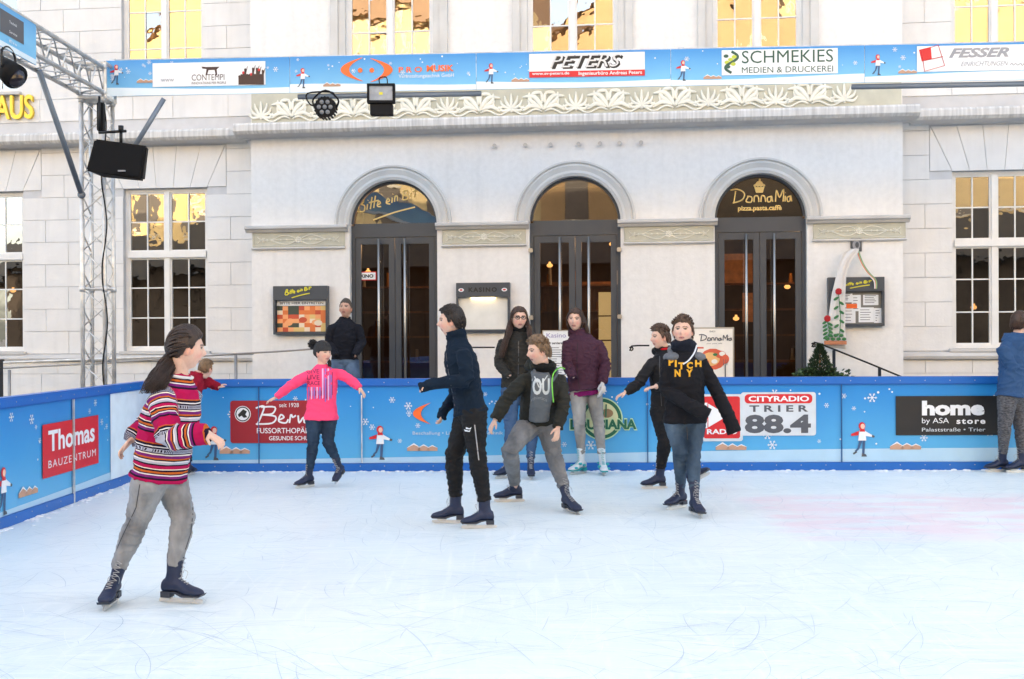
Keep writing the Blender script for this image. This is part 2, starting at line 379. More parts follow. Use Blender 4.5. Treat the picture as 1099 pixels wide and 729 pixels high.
# skate marks: many long thin arcs scratched into the ice
random.seed(3)
mk = MB(); mk2 = MB()
for i in range(7600):
    x = random.uniform(-4.0, 6.5); y = random.uniform(2.2, 11.6); a = random.gauss(0, 0.9) + (math.pi if random.random() < .5 else 0)
    L = random.uniform(0.08, .5) if random.random() < .75 else random.uniform(.5, 1.1); cur = random.gauss(0, 0.5) / L ** .7; n = 8; wd = random.uniform(0.0005, 0.0013)
    tgt = mk if random.random() < 0.45 else mk2; P = []
    for k in range(n + 1):
        P.append((x, y)); x += math.cos(a) * L / n; y += math.sin(a) * L / n; a += cur * L / n
    if not all(-4.05 < p[0] < 8 and 1.5 < p[1] < 11.7 for p in P): continue
    vs = []
    for k, p in enumerate(P):
        q = P[min(k + 1, n)]; q0 = P[max(k - 1, 0)]; d = Vector((q[0] - q0[0], q[1] - q0[1])).normalized(); e = wd * (1 - abs(2 * k / n - 1) ** 3)
        vs += [(p[0] - d.y * e, p[1] + d.x * e, 0.0025), (p[0] + d.y * e, p[1] - d.x * e, 0.0025)]
    tgt.add(vs, [(2 * k, 2 * k + 1, 2 * k + 3, 2 * k + 2) for k in range(n)])
tag(mk.build('skate_scratches', mat('scraped white ice', (0.90, 0.93, 0.93), 0.9)), 'fine white skate scratches over the ice', kind='stuff')
tag(mk2.build('skate_grooves', mat('dark groove', (0.43, 0.53, 0.61), 0.6)), 'thin grey blue blade grooves in the ice', kind='stuff')
# scraped snow along the barrier foot
random.seed(5); sn = MB()
snowm = mat('scraped snow', (0.86, 0.885, 0.91), 0.9, bump=0.8, bs=90)
def snowrow(fr, x0, x1, n):
    for i in range(n):
        x = random.uniform(x0, x1); y = -abs(random.gauss(0, 0.06)) - 0.01; r = random.uniform(0.006, 0.022); p = fr.M @ Vector((x, y, 0.0))
        sn.ball((p.x, p.y, 0.0), (r * 1.8, r * 1.5, r * random.uniform(0.3, 0.8)), 6, 4)
snowrow(RB, XL, 7, 420); snowrow(RL, -9.5, 0, 260)
tag(sn.build('scraped_snow', snowm, smooth=True), 'crumbs of scraped snow along the foot of the barrier', kind='stuff')

# ------------------------------------------------------------------ the building
bld = empty('building', FF.o, FF.a, 'white plastered restaurant building with three arched glass doors and olive friezes', 'building')
def cells(mb, x0, x1, z0, z1, holes, y, depth=0.22, rev=True):
    xs = sorted({x0, x1, *[h[0] for h in holes], *[h[1] for h in holes]}); zs = sorted({z0, z1, *[h[2] for h in holes], *[h[3] for h in holes]})
    for a, b in zip(xs, xs[1:]):
        for c, d in zip(zs, zs[1:]):
            mx_, mz_ = (a + b) / 2, (c + d) / 2
            if any(h[0] < mx_ < h[1] and h[2] < mz_ < h[3] for h in holes): continue
            mb.add([(a, y, c), (b, y, c), (b, y, d), (a, y, d)], [(0, 1, 2, 3)])
    if rev:
        for h in holes:
            a, b, c, d = h[:4]; Y = y + depth
            mb.add([(a, y, c), (a, Y, c), (a, Y, d), (a, y, d)], [(0, 1, 2, 3)]); mb.add([(b, y, c), (b, Y, c), (b, Y, d), (b, y, d)], [(3, 2, 1, 0)])
            mb.add([(a, y, c), (b, y, c), (b, Y, c), (a, Y, c)], [(0, 1, 2, 3)])
            if len(h) < 5: mb.add([(a, y, d), (b, y, d), (b, Y, d), (a, Y, d)], [(3, 2, 1, 0)])
u = lambda px, py, d=0.0: FF.uv(px, py, d)
WS = 0.30                                              # wings stand back
X0 = u(270, 240)[0]; X1 = u(969, 240)[0]
doors = []
for a, b in ((375, 469), (568, 666), (767, 866)):
    xa = u(a, 240)[0]; xb = u(b, 240)[0]; doors.append((xa, xb))
ZS = u(618, 238)[1]                                    # springing line of the arches
ups = [(u(371, 30)[0], u(465, 30)[0]), (u(566, 30)[0], u(663, 30)[0]), (u(765, 30)[0], u(861, 30)[0])]
ZU0 = u(618, 74)[1]; ZU1 = ZU0 + 2.75
mb = MB(); holes = []
for xa, xb in doors:
    r = (xb - xa) / 2; holes.append((xa, xb, TER, ZS, 1)); holes.append((xa, xb, ZS, ZS + r + 0.02, 1))
cells(mb, X0, X1, TER, 16.5, [(a, b, TER, ZS + (b - a) / 2 + 0.02, 1) for a, b in doors] + [(a, b, ZU0, ZU1) for a, b in ups], 0.0)
for xa, xb in doors:
    r = (xb - xa) / 2; xc = (xa + xb) / 2; n = 24; top = ZS + r + 0.02
    arc = [(xc - r * math.cos(math.pi * i / n), ZS + r * math.sin(math.pi * i / n)) for i in range(n + 1)]
    for i in range(n):
        (ax, az), (bx, bz) = arc[i], arc[i + 1]
        mb.add([(ax, 0, az), (bx, 0, bz), (bx, 0, top), (ax, 0, top)], [(0, 1, 2, 3)])
        mb.add([(ax, 0, az), (bx, 0, bz), (bx, 0.22, bz), (ax, 0.22, az)], [(3, 2, 1, 0)])
for x, s in ((X0, 1), (X1, -1)):
    mb.add([(x, 0, -0.1), (x, WS + .1, -0.1), (x, WS + .1, 16.5), (x, 0, 16.5)], [(0, 1, 2, 3) if s < 0 else (3, 2, 1, 0)])
mb.build('central_wall', plaster, bld)
# wings
wl = [(u(133, 290, WS)[0], u(223, 290, WS)[0]), (u(-65, 290, WS)[0], u(25.5, 290, WS)[0])]
wr = [(u(1022, 270, WS)[0], u(1116, 270, WS)[0]), (u(1270, 270, WS)[0], u(1366, 270, WS)[0])]
ZL0 = u(178, 377, WS)[1]; ZL1 = u(178, 202, WS)[1]
wlu = [(u(131, 30, WS)[0], u(218.5, 30, WS)[0]), (u(-68, 30, WS)[0], u(20, 30, WS)[0])]
wru = [(u(1021, 30, WS)[0], u(1116, 30, WS)[0]), (u(1270, 30, WS)[0], u(1366, 30, WS)[0])]
ZW0 = u(1060, 52, WS)[1]; ZW1 = ZW0 + 2.7
mb = MB()
for xa, xb, hs_ in ((-22, X0, [(a, b, ZL0, ZL1) for a, b in wl] + [(a, b, ZU0 - 0.02, ZU1) for a, b in wlu]), (X1, 24, [(a, b, ZL0, ZL1) for a, b in wr] + [(a, b, ZW0, ZW1) for a, b in wru])):
    cells(mb, xa, xb, -0.1, 16.5, hs_, WS)
build_each(mb, .6, 'wing_wall', joint, bld)
mb = MB(); random.seed(11)
HB = 0.335; GAP = 0.007
ZC = u(620, 128, 0)[1]                                 # cornice level
ZP = u(180, 388, WS)[1]
def blocks(xa, xb, holes, zlo, zhi):
    z = zlo; row = 0
    while z < zhi - 0.05:
        zt = min(z + HB, zhi); spans = [(xa, xb)]
        for (a, b, c, d) in holes:
            if c - 0.02 < (z + zt) / 2 < d + 0.02:
                spans = [q for s in spans for q in ((s[0], min(s[1], a)), (max(s[0], b), s[1])) if q[1] - q[0] > 0.05]
        for (a, b) in spans:
            x = a; k = 0
            while x < b - 0.02:
                L = (0.85 if (row + k) % 2 else 0.62) if k else (0.36 if row % 2 else 0.72); e = min(x + L, b)
                if b - e < 0.15: e = b
                mb.box(x + GAP / 2, e - GAP / 2, WS - 0.013 - random.random() * 0.003, WS + 0.03, z + GAP / 2, zt - GAP / 2); x = e; k += 1
        z = zt; row += 1
for xa, xb, lo, up_ in ((-12, X0, wl, wlu), (X1, 14, wr, wru)):
    vz = [(a - 0.30, b + 0.30, ZL1, ZL1 + 0.62) for a, b in lo]
    mb = MB(); blocks(xa, xb, [(a, b, ZL0, ZL1) for a, b in lo] + vz, ZP + 0.12, ZC - 0.12)
    blocks(xa, xb, [(a, b, ZU0, ZU1) for a, b in up_], ZC + 0.24, 8.5)
    blocks(xa, xb, [], TER - 0.3, ZP)
    for (a, b) in lo:                                   # splayed voussoirs over the windows
        n = 5; w0 = (b - a) / n; w1 = (b - a + 0.56) / n
        for i in range(n):
            p = [(a + w0 * i + GAP / 2, ZL1 + 0.002), (a + w0 * (i + 1) - GAP / 2, ZL1 + 0.002), (a - 0.28 + w1 * (i + 1) - GAP / 2, ZL1 + 0.615), (a - 0.28 + w1 * i + GAP / 2, ZL1 + 0.615)]
            mb.poly(p, WS - 0.014, WS + 0.03)
        for s, e in ((-1, a), (1, b)): mb.poly([(e + s * GAP, ZL1 + GAP), (e + s * .30 - s * GAP, ZL1 + GAP), (e + s * .30 - s * GAP, ZL1 + .615)], WS - .015, WS + .03)
    mb.build('stone_block_facing', stone, bld)
# plinth ledge
mb = MB()
for xa, xb in ((-12, X0), (X1, 14)): mb.profile([(WS + 0.02, ZP), (WS - 0.07, ZP + 0.01), (WS - 0.09, ZP + 0.05), (WS - 0.07, ZP + 0.10), (WS + 0.02, ZP + 0.115)], xa, xb)
build_each(mb, .3, 'plinth_ledge', mould, bld)
# cornice + gutter
zt = u(620, 121, -0.34)[1]; zb = u(620, 133, -0.34)[1]
def cornice(m1, m2, xa, xb, y):
    m1.profile([(y + 0.05, zb - 0.03), (y - 0.03, zb - 0.03), (y - 0.05, zb - 0.012), (y - 0.19, zb - 0.006), (y - 0.24, zb), (y + 0.05, zb)], xa, xb)
    m2.profile([(y + 0.05, zb + 0.001), (y - 0.25, zb + 0.001), (y - 0.29, zb + 0.04), (y - 0.29, zt - 0.03), (y - 0.27, zt), (y + 0.05, zt + 0.06)], xa, xb)
m1 = MB(); m2 = MB()
cornice(m1, m2, X0 - 0.16, X1 + 0.16, 0.0); cornice(m1, m2, -14, X0 - 0.16, WS); cornice(m1, m2, X1 + 0.16, 16, WS)
fixn(m1.build('cornice', mould, bld)); fixn(m2.build('gutter', gutter, bld))
# upper frieze with relief ornament
fz0 = zt + 0.0; fz1 = u(620, 88, 0)[1]
mb = MB(); mb.box(X0 + 0.02, X1 - 0.02, -0.03, 0.02, fz0 - 0.02, fz1); mb.build('upper_frieze', olive, bld)
orn = MB(); P = 0.905; xs0 = u(281, 110)[0]; k = -1
zc = fz0 + 0.165; hh = (fz1 - zc)
def leaf(mb, a, b, bend, r, y=-0.045):
    a = Vector((a[0], y, a[1])); b = Vector((b[0], y, b[1])); d = b - a; nrm = Vector((-d.z, 0, d.x)) * bend
    pts = [a, a + d * .33 + nrm * .7, a + d * .66 + nrm, b]; pts = catmull(pts, 4); n = len(pts)
    mb.tube(pts, [r * (0.35 + math.sin(math.pi * (i / (n - 1)) ** 0.8) * 0.9) * (1 if i < n - 1 else .3) for i in range(n)], 6, up=(0, 1, 0), flat=0.6)
x = xs0 - P
while x < X1:
    if X0 + 0.08 < x < X1 - 0.1:                        # palmette
        for i, a in enumerate((-78, -52, -27, 0, 27, 52, 78)):
            L = 0.215 - abs(a) * 0.0004; leaf(orn, (x, zc - 0.03), (x + L * math.sin(R(a)), zc - 0.02 + L * math.cos(R(a))), -a / 300, 0.019)
        orn.ball((x, -0.04, zc - 0.05), (0.022, 0.014, 0.03), 8, 6)
    xm = x + P / 2
    for s in (-1, 1):                                    # acanthus pair with scrolls
        if not (X0 + 0.35 < xm < X1 - 0.35): continue
        leaf(orn, (xm, zc - 0.05), (xm + s * 0.30, zc + 0.13), 0.25 * s, 0.030)
        leaf(orn, (xm + s * 0.06, zc), (xm + s * 0.20, zc + 0.20), -0.2 * s, 0.026)
        leaf(orn, (xm + s * 0.03, zc - 0.03), (xm + s * 0.25, zc - 0.04), 0.2 * s, 0.026)
        leaf(orn, (xm + s * 0.14, zc + 0.05), (xm + s * 0.34, zc + 0.02), -0.25 * s, 0.02)
        leaf(orn, (xm + s * 0.02, zc + 0.04), (xm + s * 0.08, zc + 0.21), 0.2 * s, 0.02)
        sp = [Vector((xm + s * (0.34 + 0.05 * math.cos(q) * (1 - q / 9)), -0.045, zc - 0.04 + 0.05 * math.sin(q) * (1 - q / 9))) for q in [i * 0.6 for i in range(12)]]
        orn.tube(sp, 0.010, 5, up=(0, 1, 0))
        wv = [Vector((xm + s * (0.02 + 0.42 * i / 10), -0.045, zc - 0.075 + 0.035 * math.sin(i * 0.75))) for i in range(11)]
        leaf(orn, (xm + s * .02, zc + .19), (xm + s * .17, zc + .10), .3 * s, .022); leaf(orn, (xm + s * .30, zc - .06), (xm + s * .22, zc + .1), .3 * s, .018)
        orn.tube(wv, 0.015, 5, up=(0, 1, 0))
    x += P
orn.build('relief_ornament', relief, bld, smooth=True)
# impost ledges and small friezes between the doors
imps = [(X0 - 0.04, doors[0][0] - 0.045), (doors[0][1] + 0.02, doors[1][0] - 0.03), (doors[1][1] - 0.01, doors[2][0] + 0.005), (doors[2][1] + 0.02, X1 + 0.05)]
zi = ZS
m1 = MB(); m2 = MB(); m3 = MB(); m4 = MB()
for a, b in imps:
    m1.profile([(0.01, zi - 0.085), (-0.05, zi - 0.085), (-0.075, zi - 0.05), (-0.11, zi - 0.035), (-0.11, zi - 0.005), (-0.09, zi + 0.01), (0.01, zi + 0.02)], a - 0.03, b + 0.03)
    m2.box(a + 0.06, b - 0.02, -0.022, 0.01, zi - 0.30, zi - 0.088)
    m4.profile([(0.01, zi - 0.33), (-0.035, zi - 0.33), (-0.045, zi - 0.315), (-0.035, zi - 0.30), (0.01, zi - 0.30)], a + 0.05, b - 0.01)
    xc = (a + b) / 2 + 0.02; zc2 = zi - 0.194; W = (b - a) * 0.40; y = -0.026
    fr = [(xc - W - 0.08, zc2 - 0.085), (xc + W + 0.08, zc2 - 0.085), (xc + W + 0.08, zc2 + 0.085), (xc - W - 0.08, zc2 + 0.085), (xc - W - 0.08, zc2 - 0.085)]
    m3.tube([Vector((p[0], y, p[1])) for p in fr], 0.0035, 4)
    for s in (-1, 1):
        for v in (-1, 1):
            m3.tube(catmull([Vector((xc + s * W * t, y, zc2 + v * h)) for t, h in ((0.08, .02), (.25, .062), (.45, .055), (.62, .02), (.72, .0))], 4), 0.007, 5, up=(0, 1, 0))
            m3.tube(catmull([Vector((xc + s * W * t, y, zc2 + v * h)) for t, h in ((0.9, .035), (.93, .012), (1.0, .02), (1.05, .05))], 3), 0.006, 5, up=(0, 1, 0))
        m3.tube([Vector((xc + s * W * .1, y, zc2)), Vector((xc + s * W, y, zc2))], 0.006, 5)
        for t in (.3, .45, .8): m3.ball((xc + s * W * t, y, zc2), (.016, .006, .016), 8, 4)
        m3.tube([Vector((xc + s * W * .86, y, zc2 + .03)), Vector((xc + s * W * .92, y, zc2)), Vector((xc + s * W * .86, y, zc2 - .03))], .006, 5)
    for i in range(8):
        q = i * math.pi / 4; m3.ball((xc + .034 * math.cos(q), y, zc2 + .034 * math.sin(q)), (.017, .007, .017), 8, 4)
    m3.ball((xc, y, zc2), (.02, .012, .02), 8, 4)
build_each(m1, .15, 'impost_ledge', mould, bld, fix=True); build_each(m2, .1, 'impost_frieze', olive, bld); build_each(m3, .3, 'line_ornament', relief, bld, smooth=True); build_each(m4, .1, 'frieze_moulding', mould, bld, fix=True)
# archivolts
mb = MB()
for xa, xb in doors:
    r = (xb - xa) / 2; xc = (xa + xb) / 2; n = 40
    prof = [(0.0, 0.01), (0.0, -0.03), (0.04, -0.045), (0.075, -0.03), (0.09, -0.035), (0.14, -0.05), (0.165, -0.03), (0.185, -0.055), (0.21, -0.05), (0.215, 0.01)]
    vs = []
    for i in range(n + 1):
        q = math.pi * i / n
        for dr, y in prof: vs.append((xc - (r + dr) * math.cos(q), y, ZS + (r + dr) * math.sin(q)))
    k = len(prof); fs = [(i * k + j, i * k + j + 1, (i + 1) * k + j + 1, (i + 1) * k + j) for i in range(n) for j in range(k - 1)]
    mb.add(vs, fs)
build_each(mb, .02, 'archivolt', mat('light grey stone', (0.60, 0.59, 0.57), 0.8, var=0.10, vs=3), bld, fix=True)
# upper window surrounds (central block)
mb = MB()
for a, b in ups:
    for (w0, w1, y) in ((0.0, 0.10, -0.035), (0.10, 0.21, -0.06)):
        mb.box(a - w1, a - w0, y, 0.01, ZU0 - 0.1, ZU1 + w1); mb.box(b + w0, b + w1, y, 0.01, ZU0 - 0.1, ZU1 + w1); mb.box(a - w0, b + w0, y, 0.01, ZU1 + w0, ZU1 + w1)
    mb.box(a - 0.25, b + 0.25, -0.12, 0.01, ZU0 - 0.18, ZU0 - 0.101)
build_each(mb, .15, 'window_surround', mat('light grey stone', (0.60, 0.59, 0.59), 0.8), bld, bevel=0.004)

def window(a, b, z0, z1, ztr, y, nup, nlo, sill=True):
    fr = MB(); y0 = y + 0.07; fw = 0.045; m = (a + b) / 2
    fr.box(a, a + fw, y0, y0 + .07, z0, z1); fr.box(b - fw, b, y0, y0 + .07, z0, z1)
    fr.box(a + fw, b - fw, y0, y0 + .07, z1 - fw, z1); fr.box(a + fw, b - fw, y0, y0 + .07, z0, z0 + fw)
    if ztr: fr.box(a + fw, b - fw, y0 - .03, y0 + .07, ztr - .045, ztr + .045)
    segs = [(z0 + fw, (ztr - .045) if ztr else z1 - fw, nlo)] + ([(ztr + .045, z1 - fw, nup)] if ztr else [])
    for (c, d, n) in segs:
        fr.box(m - .035, m + .035, y0 - .012, y0 + .06, c, d)
        for (p, q) in ((a + fw, m - .035), (m + .035, b - fw)):
            s = .026
            fr.box(p, p + s, y0 + .012, y0 + .05, c, d); fr.box(q - s, q, y0 + .012, y0 + .05, c, d)
            fr.box(p + s, q - s, y0 + .012, y0 + .05, c, c + s); fr.box(p + s, q - s, y0 + .012, y0 + .05, d - s, d)
            xm = (p + q) / 2; fr.box(xm - .009, xm + .009, y0 + .018, y0 + .045, c + s, d - s)
            for i in range(1, n):
                z = c + (d - c) * i / n; fr.box(p + s, q - s, y0 + .019, y0 + .044, z - .009, z + .009)
    root = fr.build('window', winwhite, bld)
    pn = MB(); rnd = random.Random(int(a * 100) + int(z0 * 10))
    for (c, d, n) in segs:                              # each small pane sits a hair out of true, as old glass does
        for (p, q) in ((a + fw, m - .035), (m + .035, b - fw)):
            xm = (p + q) / 2
            for (e, f) in ((p + .026, xm), (xm, q - .026)):
                for i in range(n):
                    za = c + (d - c) * i / n; zb_ = c + (d - c) * (i + 1) / n; t1 = rnd.gauss(0, .002); t2 = rnd.gauss(0, .002); Y = y0 + .03
                    pn.add([(e, Y - t1, za), (f, Y + t1, za - 0), (f, Y + t1 + t2, zb_), (e, Y - t1 + t2, zb_)], [(0, 1, 2, 3)])
    pn.build('pane', glass_win, root)
    if sill:
        s = MB(); s.box(a - .05, b + .05, y - .08, y0 - .002, z0 - .05, z0 - .002); s.build('sill', mould, root, bevel=.005)
ZT = u(178, 273, WS)[1]
for a, b in wl + wr: window(a, b, ZL0 + .003, ZL1 - .003, ZT, WS, 2, 3)
for a, b in wlu: window(a, b, ZU0 + .003, ZU1 - .003, ZU0 + 1.75, WS, 2, 3)
for a, b in wru: window(a, b, ZW0 + .003, ZW1 - .003, ZW0 + 1.75, WS, 2, 3)
for a, b in ups: window(a, b, ZU0 + .003, ZU1 - .003, ZU0 + 1.85, 0, 2, 3, False)

# doors
for i, (a, b) in enumerate(doors):
    r = (b - a) / 2; xc = (a + b) / 2; y0 = 0.10; y1 = 0.18
    fr = MB(); j = 0.05; zh0 = u((375, 568, 767)[i] + 45, (254.5, 252.5, 249)[i], .1)[1]
    fr.box(a, a + j, y0, y1, TER, ZS); fr.box(b - j, b, y0, y1, TER, ZS); fr.box(a + j, b - j, y0, y1, zh0, ZS + .03)
    n = 28; ro = r; ri = r - .035
    for q in range(n):
        q0 = math.pi * q / n; q1 = math.pi * (q + 1) / n
        if ri * math.sin((q0 + q1) / 2) < .03: continue
        fr.poly([(xc + ri * math.cos(q0), ZS + max(.03, ri * math.sin(q0))), (xc + ro * math.cos(q0), ZS + max(.03, ro * math.sin(q0))), (xc + ro * math.cos(q1), ZS + max(.03, ro * math.sin(q1))), (xc + ri * math.cos(q1), ZS + max(.03, ri * math.sin(q1)))], y0, y1)
    fo = fr.build('door_frame', anth, bld)
    fg = MB(); arc = [(xc + ri * math.cos(math.pi * q / n), ZS + .03 + (ri - .03) * math.sin(math.pi * q / n)) for q in range(n + 1)]
    fg.add([(x, y0 + .04, z) for x, z in arc], [tuple(range(n + 1))]); fg.build('fanlight_pane', glass_fan if i == 0 else glass_door if i == 1 else mat('black fanlight sign board', (0.012, 0.010, 0.009), 0.15), fo)
    for s in (0, 1):
        p, q = ((a + j + .004, xc - .003), (xc + .003, b - j - .004))[s]; st = .085
        d = MB(); d.box(p, p + st, y0 + .01, y1 - .01, TER + .01, zh0 - .004); d.box(q - st, q, y0 + .01, y1 - .01, TER + .01, zh0 - .004)
        d.box(p + st, q - st, y0 + .01, y1 - .01, zh0 - .10, zh0 - .004); d.box(p + st, q - st, y0 + .01, y1 - .01, TER + .01, TER + .16)
        do = d.build('door', anth, bld, bevel=.003)
        gl = MB(); gl.add([(p + st, y0 + .045, TER + .16), (q - st, y0 + .045, TER + .16), (q - st, y0 + .045, zh0 - .1), (p + st, y0 + .045, zh0 - .1)], [(0, 1, 2, 3)]); gl.build('glass', glass_door, do)
        hx = u(((407, 435), (601, 632), (801, 831))[i][s], 330, .05)[0]
        h = MB(); h.tube([(hx, .03, TER + .2), (hx, .03, zh0 - .03)], .019, 12)
        for z in (TER + .5, zh0 - .35): h.tube([(hx, .03, z), (hx, .11, z)], .01, 8)
        h.build('handle', steel, do, smooth=True)
# hinges lamps beside the middle door
mb = MB()
for px, py in ((569.5, 269), (664.5, 268), (665, 340), (570, 341)):
    x, z = u(px, py, -.02); mb.box(x - .03, x + .03, -.05, .02, z - .03, z + .03)
build_each(mb, .02, 'door_holder', steel, bld, bevel=.008)
# lettering on the fanlights and wall
def trect(d, *p): return FF.rect(*p, d)
x0, x1, z0, z1 = trect(.13, 384, 205, 450, 236)
mb = MB(); strokes(mb, BITTE, x0, x1, z0, z1, .130, .011); mb.build('fanlight_lettering', goldp, bld)
x0, x1, z0, z1 = trect(.13, 784, 202, 846, 219.5)
mb = MB(); strokes(mb, DONNA, x0, x1, z0, z1, .132, .010)
x0, x1, z0, z1 = trect(.13, 792, 220.5, 839, 227.5); text_to(mb, 'pizza.pasta.caffè', x0, x1, z0, z1, .132, off=.03)
cx_, cz_ = u(815, 200, .13)
mb.poly([(cx_ - .07, cz_ - .01), (cx_ + .07, cz_ - .01), (cx_ + .045, cz_ - .09), (cx_ - .045, cz_ - .09)], .128, .134)
for q in range(7): mb.ball((cx_ - .06 + q * .02, .13, cz_ + .01 + .012 * (q % 2)), (.02, .004, .02), 8, 4)
mb.ball((cx_, .13, cz_ + .04), (.045, .004, .035), 10, 5); mb.ball((cx_ + .005, .13, cz_ + .085), (.016, .004, .02), 8, 4)
mb.build('restaurant_name', goldp, bld)
x0, x1, z0, z1 = trect(.11, 384.5, 292.5, 402.5, 300)
mb = MB(); mb.box(x0, x1, .135, .143, z0, z1, 0); mb.box(x0 - .012, x1 + .012, .136, .144, z0 - .012, z1 + .012, 1); text_to(mb, 'KINO', x0 + .03, x1 - .03, z0 + .025, z1 - .025, .133, 2, off=.04)
mb.build('door_sticker', [whitep, redp, blackp], bld)
x0, x1, z0, z1 = FF.rect(-3, 103, 38, 129, WS)
mb = MB(); v, f = text_mesh('AUS', off=.02, res=4)
V = [(x0 + a * (x1 - x0), WS - .07, z0 + b * (z1 - z0)) for a, b in v]; mb.add(V, f)
V2 = [(p[0], WS - .02, p[2]) for p in V]; mb.add(V2, f); mb.v = mb.v
ed = {}
for ff in f:
    for i in range(len(ff)):
        e = (ff[i], ff[(i + 1) % len(ff)]); ed[e] = ed.get(e, 0) + 1
n = len(V); mb.f += [(e[0], e[1], e[1] + n, e[0] + n) for e in ed if (e[1], e[0]) not in ed]; mb.m += [0] * (len(mb.f) - len(mb.m))
build_each(mb, .005, 'gold_letter', mat('gilded letters', S(225, 190, 60), 0.35, 0.3), bld)
mb = MB()
for px in (531, 564, 591, 621, 644, 665, 688):
    x, z = u(px, 157 - (px - 531) * .022, -.02); mb.tube([(x, 0, z), (x, -.05, z)], .022, 10); mb.tube([(x, -.05, z), (x, -.055, z)], .03, 10)
build_each(mb, .01, 'wall_stud', mat('pale metal', (.45, .45, .45), .5, .5), bld)
# shell: rear mass that carries the roof, ceiling and floor of the rooms
mb = MB(); mb.box(-22, 24, 6.0, 18, -.1, 16.5); mb.box(-22, 24, .55, 6, 16.3, 16.5); mb.box(-22, -21.8, .5, 6, -.1, 16.3); mb.box(23.8, 24, .5, 6, -.1, 16.3)
mb.box(-22, 24, .55, 6, ZC - .12, ZC + .12); mb.box(-21.7, 23.7, .6, 6, TER - .3, TER - .005)
for x in (X0, X1): mb.box(x - .1, x + .1, .55, 6, TER, ZC - .13)
mb.build('rear_wing', roomm, bld)
mb = MB(); mb.poly([(-23, 16.5), (25, 16.5), (22, 19.5), (-20, 19.5)], -.4, 18.5); mb.build('roof', mat('slate roof', (.06, .06, .07), .7), bld)
# interior things seen through the glass
inn = MB(); x, z = u(652, 300, 1.4)
inn.box(x - 1.5, x + .75, 2.2, 2.3, TER, 2.35); inn.box(x - .75, x - .45, 1.6, 2.2, TER, 2.1)
inn.build('interior_panel', wood, bld)
lit = mat('lit frosted cupboard', (0.75, 0.55, 0.25), .5, emis=.16)
inn = MB(); xx = u(652, 350, .9)[0]
for k in range(5): inn.box(xx - .13, xx + .13, .9, .96, TER + .1 + k * .36, TER + .44 + k * .36)
inn.build('lit_cupboard', lit, bld)
lampm = mat('warm pendant lamp', (1.0, 0.50, 0.16), .5, emis=.45)
random.seed(4)
for px, py in ((590, 285), (608, 318), (657, 262), (782, 300), (790, 342), (845, 308), (395, 292), (1080, 385), (1064, 392), (14, 312), (1045, 330)):
    x, z = u(px, py, 2.6); l = MB(); l.ball((x, 2.6, z), (.05, .05, .035), 10, 6); l.tube([(x, 2.6, z + .03), (x, 2.6, z + .06)], .02, 6, 0)
    l.build('pendant_lamp', lampm, bld)
for k, px in enumerate((421, 618, 815)):
    x, z = u(px, 262, 1.9); L = bpy.data.lights.new('pendant_bulb', 'POINT'); L.energy = 5.0; L.color = (1, .58, .28); L.shadow_soft_size = .12; lo_ = bpy.data.objects.new('pendant_bulb', L); col.objects.link(lo_); lo_.parent = bld; lo_.location = (x + .5, 1.9, z)
mb = MB(); random.seed(9)                               # shelves of bottles and tables as dim clutter
for i in range(60):
    x = random.uniform(X0 + .3, X1 - .3); z = random.choice((1.1, 1.5, 1.9, 2.3)); h = random.uniform(.12, .3); mb.tube([(x, 2.1, z), (x, 2.1, z + h)], [.035, .02], 8, m=random.randint(0, 2))
for z in (1.1, 1.5, 1.9, 2.3): mb.box(X0 + .3, X1 - .3, 2.0, 2.25, z - .03, z - .002, 1)
mb.build('bar_shelf', [mat('amber bottle', (.35, .15, .03), .2), wood, mat('pale jar', (.5, .45, .4), .3)], bld)
for px, py, wdt in ((790, 288, .5), (806, 330, .25)):
    x, z = u(px, py, 1.6); m_ = MB(); m_.box(x - wdt / 2, x + wdt / 2, 1.6, 1.64, z - .22, z + .22); m_.build('glowing_menu_board', mat('orange lit board', (.6, .20, .06), .5, var=.6, vs=9, emis=.05), bld)

